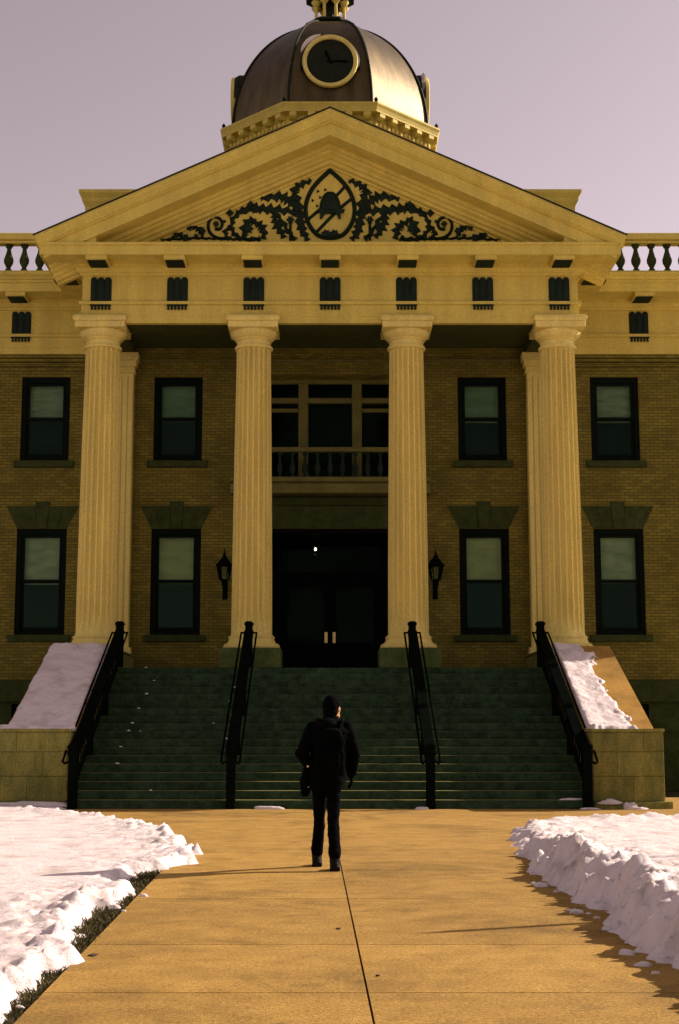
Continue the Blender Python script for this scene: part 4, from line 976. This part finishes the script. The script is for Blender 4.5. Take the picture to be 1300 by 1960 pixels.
def ramp_snow(name, s, full, label):
    # sheet lying on the sloping coping; u across (0 = stair side), v along the slope
    nu, nv = 56, 170
    us = np.linspace(-0.02, 1.02, nu); vs = np.linspace(-0.16, 1.0, nv); U, V = np.meshgrid(us, vs)
    yy = np.where(V < 0, 26.93 + V * 5.5, 26.93 + V * 4.02); zz = np.where(V < 0, 1.395, 1.395 + V * 1.745)
    n1 = fbm(U * 5, V * 14, 21 if s > 0 else 31); n2 = fbm(U * 16, V * 45, 23)
    if full: d = np.minimum(np.minimum((U + .0) * 1.26 + 0.03 * n1 + .02 * n2, (1.0 - U) * 1.26 + 0.02 * n1 + .02), (V + 0.13) * 4 + .1 * n1)
    else:
        right = 0.62 + 0.10 * np.sin(V * 9) * 0.4 + 0.16 * n1 + (0.25 * np.clip(0.22 - V, 0, 1)) - 0.05 * V + 0.04 * n2
        d = np.minimum(np.minimum((U - 0.02) * 1.26 + 0.02 * n1, (right - U) * 1.26), (V + 0.14) * 4 + .12 * n1)
    th = sstep(-0.005, 0.07, d) * (0.055 + 0.03 * n1 + 0.012 * n2 + (0.03 if not full else 0.0) * np.exp(-((U - .1) / .12) ** 2))
    H = zz + th; H = np.where(d < -0.005, zz - 0.03, H)
    X = s * (4.66 + 1.26 * U); keep = d > -0.005
    k = keep[:-1, :-1] | keep[1:, :-1] | keep[:-1, 1:] | keep[1:, 1:]
    I = np.arange(nu * nv).reshape(nv, nu); q = np.stack([I[:-1, :-1], I[:-1, 1:], I[1:, 1:], I[1:, :-1]], -1)[k]
    me = bpy.data.meshes.new(name); me.from_pydata(np.stack([X.ravel(), yy.ravel(), H.ravel()], -1).tolist(), [], q.tolist()); me.update()
    bm = bmesh.new(); bm.from_mesh(me); bmesh.ops.delete(bm, geom=[v for v in bm.verts if not v.link_faces], context='VERTS'); bmesh.ops.recalc_face_normals(bm, faces=bm.faces); bm.to_mesh(me); bm.free()
    me.shade_smooth(); me.materials.append(M['snow']); o = bpy.data.objects.new(name, me); col.objects.link(o); put(o)
    tag(o, label, 'snow', kind='stuff')
ramp_snow('ramp_snow', -1, True, 'shaded snow sheet covering the sloping left cheek wall')
ramp_snow('ramp_snow', 1, False, 'sunlit half-melted snow on the sloping right cheek wall')

# snow lumps
def lump_mesh(rx, ry, rz, seed):
    rnd = random.Random(seed); bm = bmesh.new(); bmesh.ops.create_icosphere(bm, subdivisions=3, radius=1)
    for v in bm.verts:
        p = v.co; n = float(fbm(np.array([p.x * 1.7 + seed]), np.array([p.y * 1.7 + p.z * 2.3]), seed % 9, 3)[0])
        v.co = p * (1 + 0.45 * n); v.co.x *= rx; v.co.y *= ry; v.co.z = max(v.co.z, -0.25) * rz
    me = bpy.data.meshes.new('snow_clump'); bm.to_mesh(me); bm.free(); me.shade_smooth(); me.materials.append(M['snow']); return me
def clump(x, y, z, rx, ry, rz, seed, label, group=None):
    o = bpy.data.objects.new('snow_clump', lump_mesh(rx, ry, rz, seed)); col.objects.link(o); put(o, None, (x, y, z)); tag(o, label, 'snow', group)
clump(-1.03, 25.93, 0.0, .27, .07, .055, 1, 'long low snow scrap lying before the bottom step left of the walking person')
clump(5.26, 25.9, 0.0, .13, .08, .12, 4, 'rounded snow lump at the foot of the right cheek wall')
clump(5.42, 25.86, 0.0, .13, .06, .035, 41, 'flat snow patch just right of the rounded lump by the right cheek wall')
clump(4.52, 25.78, 0.0, .20, .05, .03, 5, 'thin snow scrap at the foot of the outer right handrail post')
clump(1.60, 25.88, 0.0, .13, .05, .05, 6, 'small snow scrap beside the foot of the right inner handrail post')
clump(4.25, 26.08, 0.145, .22, .06, .04, 8, 'shaded snow drift on the bottom step beside the outer right handrail')
clump(4.90, 25.95, 0.10, .20, .05, .07, 18, 'shaded snow drift against the front of the right cheek wall')
clump(-5.25, 25.95, 0.05, .72, .07, .08, 9, 'shaded snow drift along the front of the left cheek wall')
clump(-4.9, 25.75, -0.01, .30, .06, .06, 19, 'little shaded snow scrap in front of the left cheek wall drift')
for i, (x, k, sc) in enumerate([(-3.98, 18, .03), (-3.72, 16, .025), (-3.8, 14, .04), (-3.87, 12, .03), (-3.9, 10, .035), (-3.93, 9, .035), (-3.7, 9, .02), (-3.98, 7, .035), (-3.95, 5, .035), (-2.0, 15, .03), (-2.05, 13, .025), (-1.95, 11, .03), (-2.0, 8, .03), (-2.3, 10, .02), (-3.2, 2, .03)]):
    yy = YS + (k - 1) * TR + 0.05
    clump(x, yy, k * RI, sc, sc * .8, sc * .7, 50 + i, 'small snow crumb dropped on the left part of the stairs', 'snow crumbs on the stairs')
lr = random.Random(5)
for i in range(26):      # crumbs broken off the banks
    if i < 15: y = lr.uniform(7.6, 13.5); x = 1.98 - lr.uniform(0.02, 0.16)
    else: y = lr.uniform(7.2, 12.8); x = -1.66 + lr.uniform(-0.10, 0.12)
    s = lr.uniform(.015, .045); clump(x, y, 0, s * 1.4, s, s * .8, 100 + i, 'snow crumb broken off the bank beside the walkway, %s side' % ('right' if i < 15 else 'left'), 'snow crumbs along the walkway, %s side' % ('right' if i < 15 else 'left'))

# ------------------------------------------------------------------ grass at the edge of the walkway
gb = MB(); gr_ = random.Random(11)
for i in range(11500):
    y = gr_.uniform(5.5, 15.2); x = lx(y) - 0.01 - abs(gr_.gauss(0, .13)); h = gr_.uniform(.02, .065); a = gr_.uniform(0, 6.28); le = gr_.uniform(.01, .05); w = .0035
    ca, sa = math.cos(a), math.sin(a)
    gb.add([(x - sa * w, y + ca * w, -0.06), (x + sa * w, y - ca * w, -0.06), (x + ca * le * .5, y + sa * le * .5, -0.05 + h * .75), (x + ca * le, y + sa * le, -0.05 + h)], [(0, 1, 2), (0, 2, 3)])
me = bpy.data.meshes.new('grass'); me.from_pydata(gb.v, [], gb.f); me.materials.append(M['grass']); go = bpy.data.objects.new('grass', me); col.objects.link(go); put(go)
tag(go, 'strip of dead grass between the left snow and the walkway', 'grass', kind='stuff')
# leaf scraps on the walkway
for x, y, s, lab in ((-1.45, 9.2, .035, 'dry leaf scrap on the left side of the walkway near the grass'), (0.27, 8.45, .015, 'tiny dry leaf scrap beside the centre joint of the walkway'), (0.06, 10.4, .02, 'dry leaf scrap on the walkway left of the centre joint')):
    pts = [(x + s * k * math.cos(a), y + s * k * 1.4 * math.sin(a)) for a, k in [(2 * math.pi * i / 9, 1 if i % 2 else .6) for i in range(9)]]
    b = MB().prism_z(pts, 0.002, 0.008).build('dry_leaf', 'leaf'); tag(b, lab, 'leaf')

# ------------------------------------------------------------------ post right of the walkway whose shadow crosses it
bx, by = 0.60 + 6.0 * math.cos(R(SUN_AZ)), 10.18 + 6.0 * math.sin(R(SUN_AZ))
po = thing('sign_post', 'slim dark post in the right snow bank whose shadow crosses the walkway', 'post', (bx, by, 0))
MB().lathe([(0.06, -0.1), (0.055, 0.3), (0.045, 0.32), (0.04, 3.2), (0.055, 3.25), (0.05, 3.33), (0.01, 3.46)], 12, (bx, by)).build('pole', 'iron', po, smooth=True)
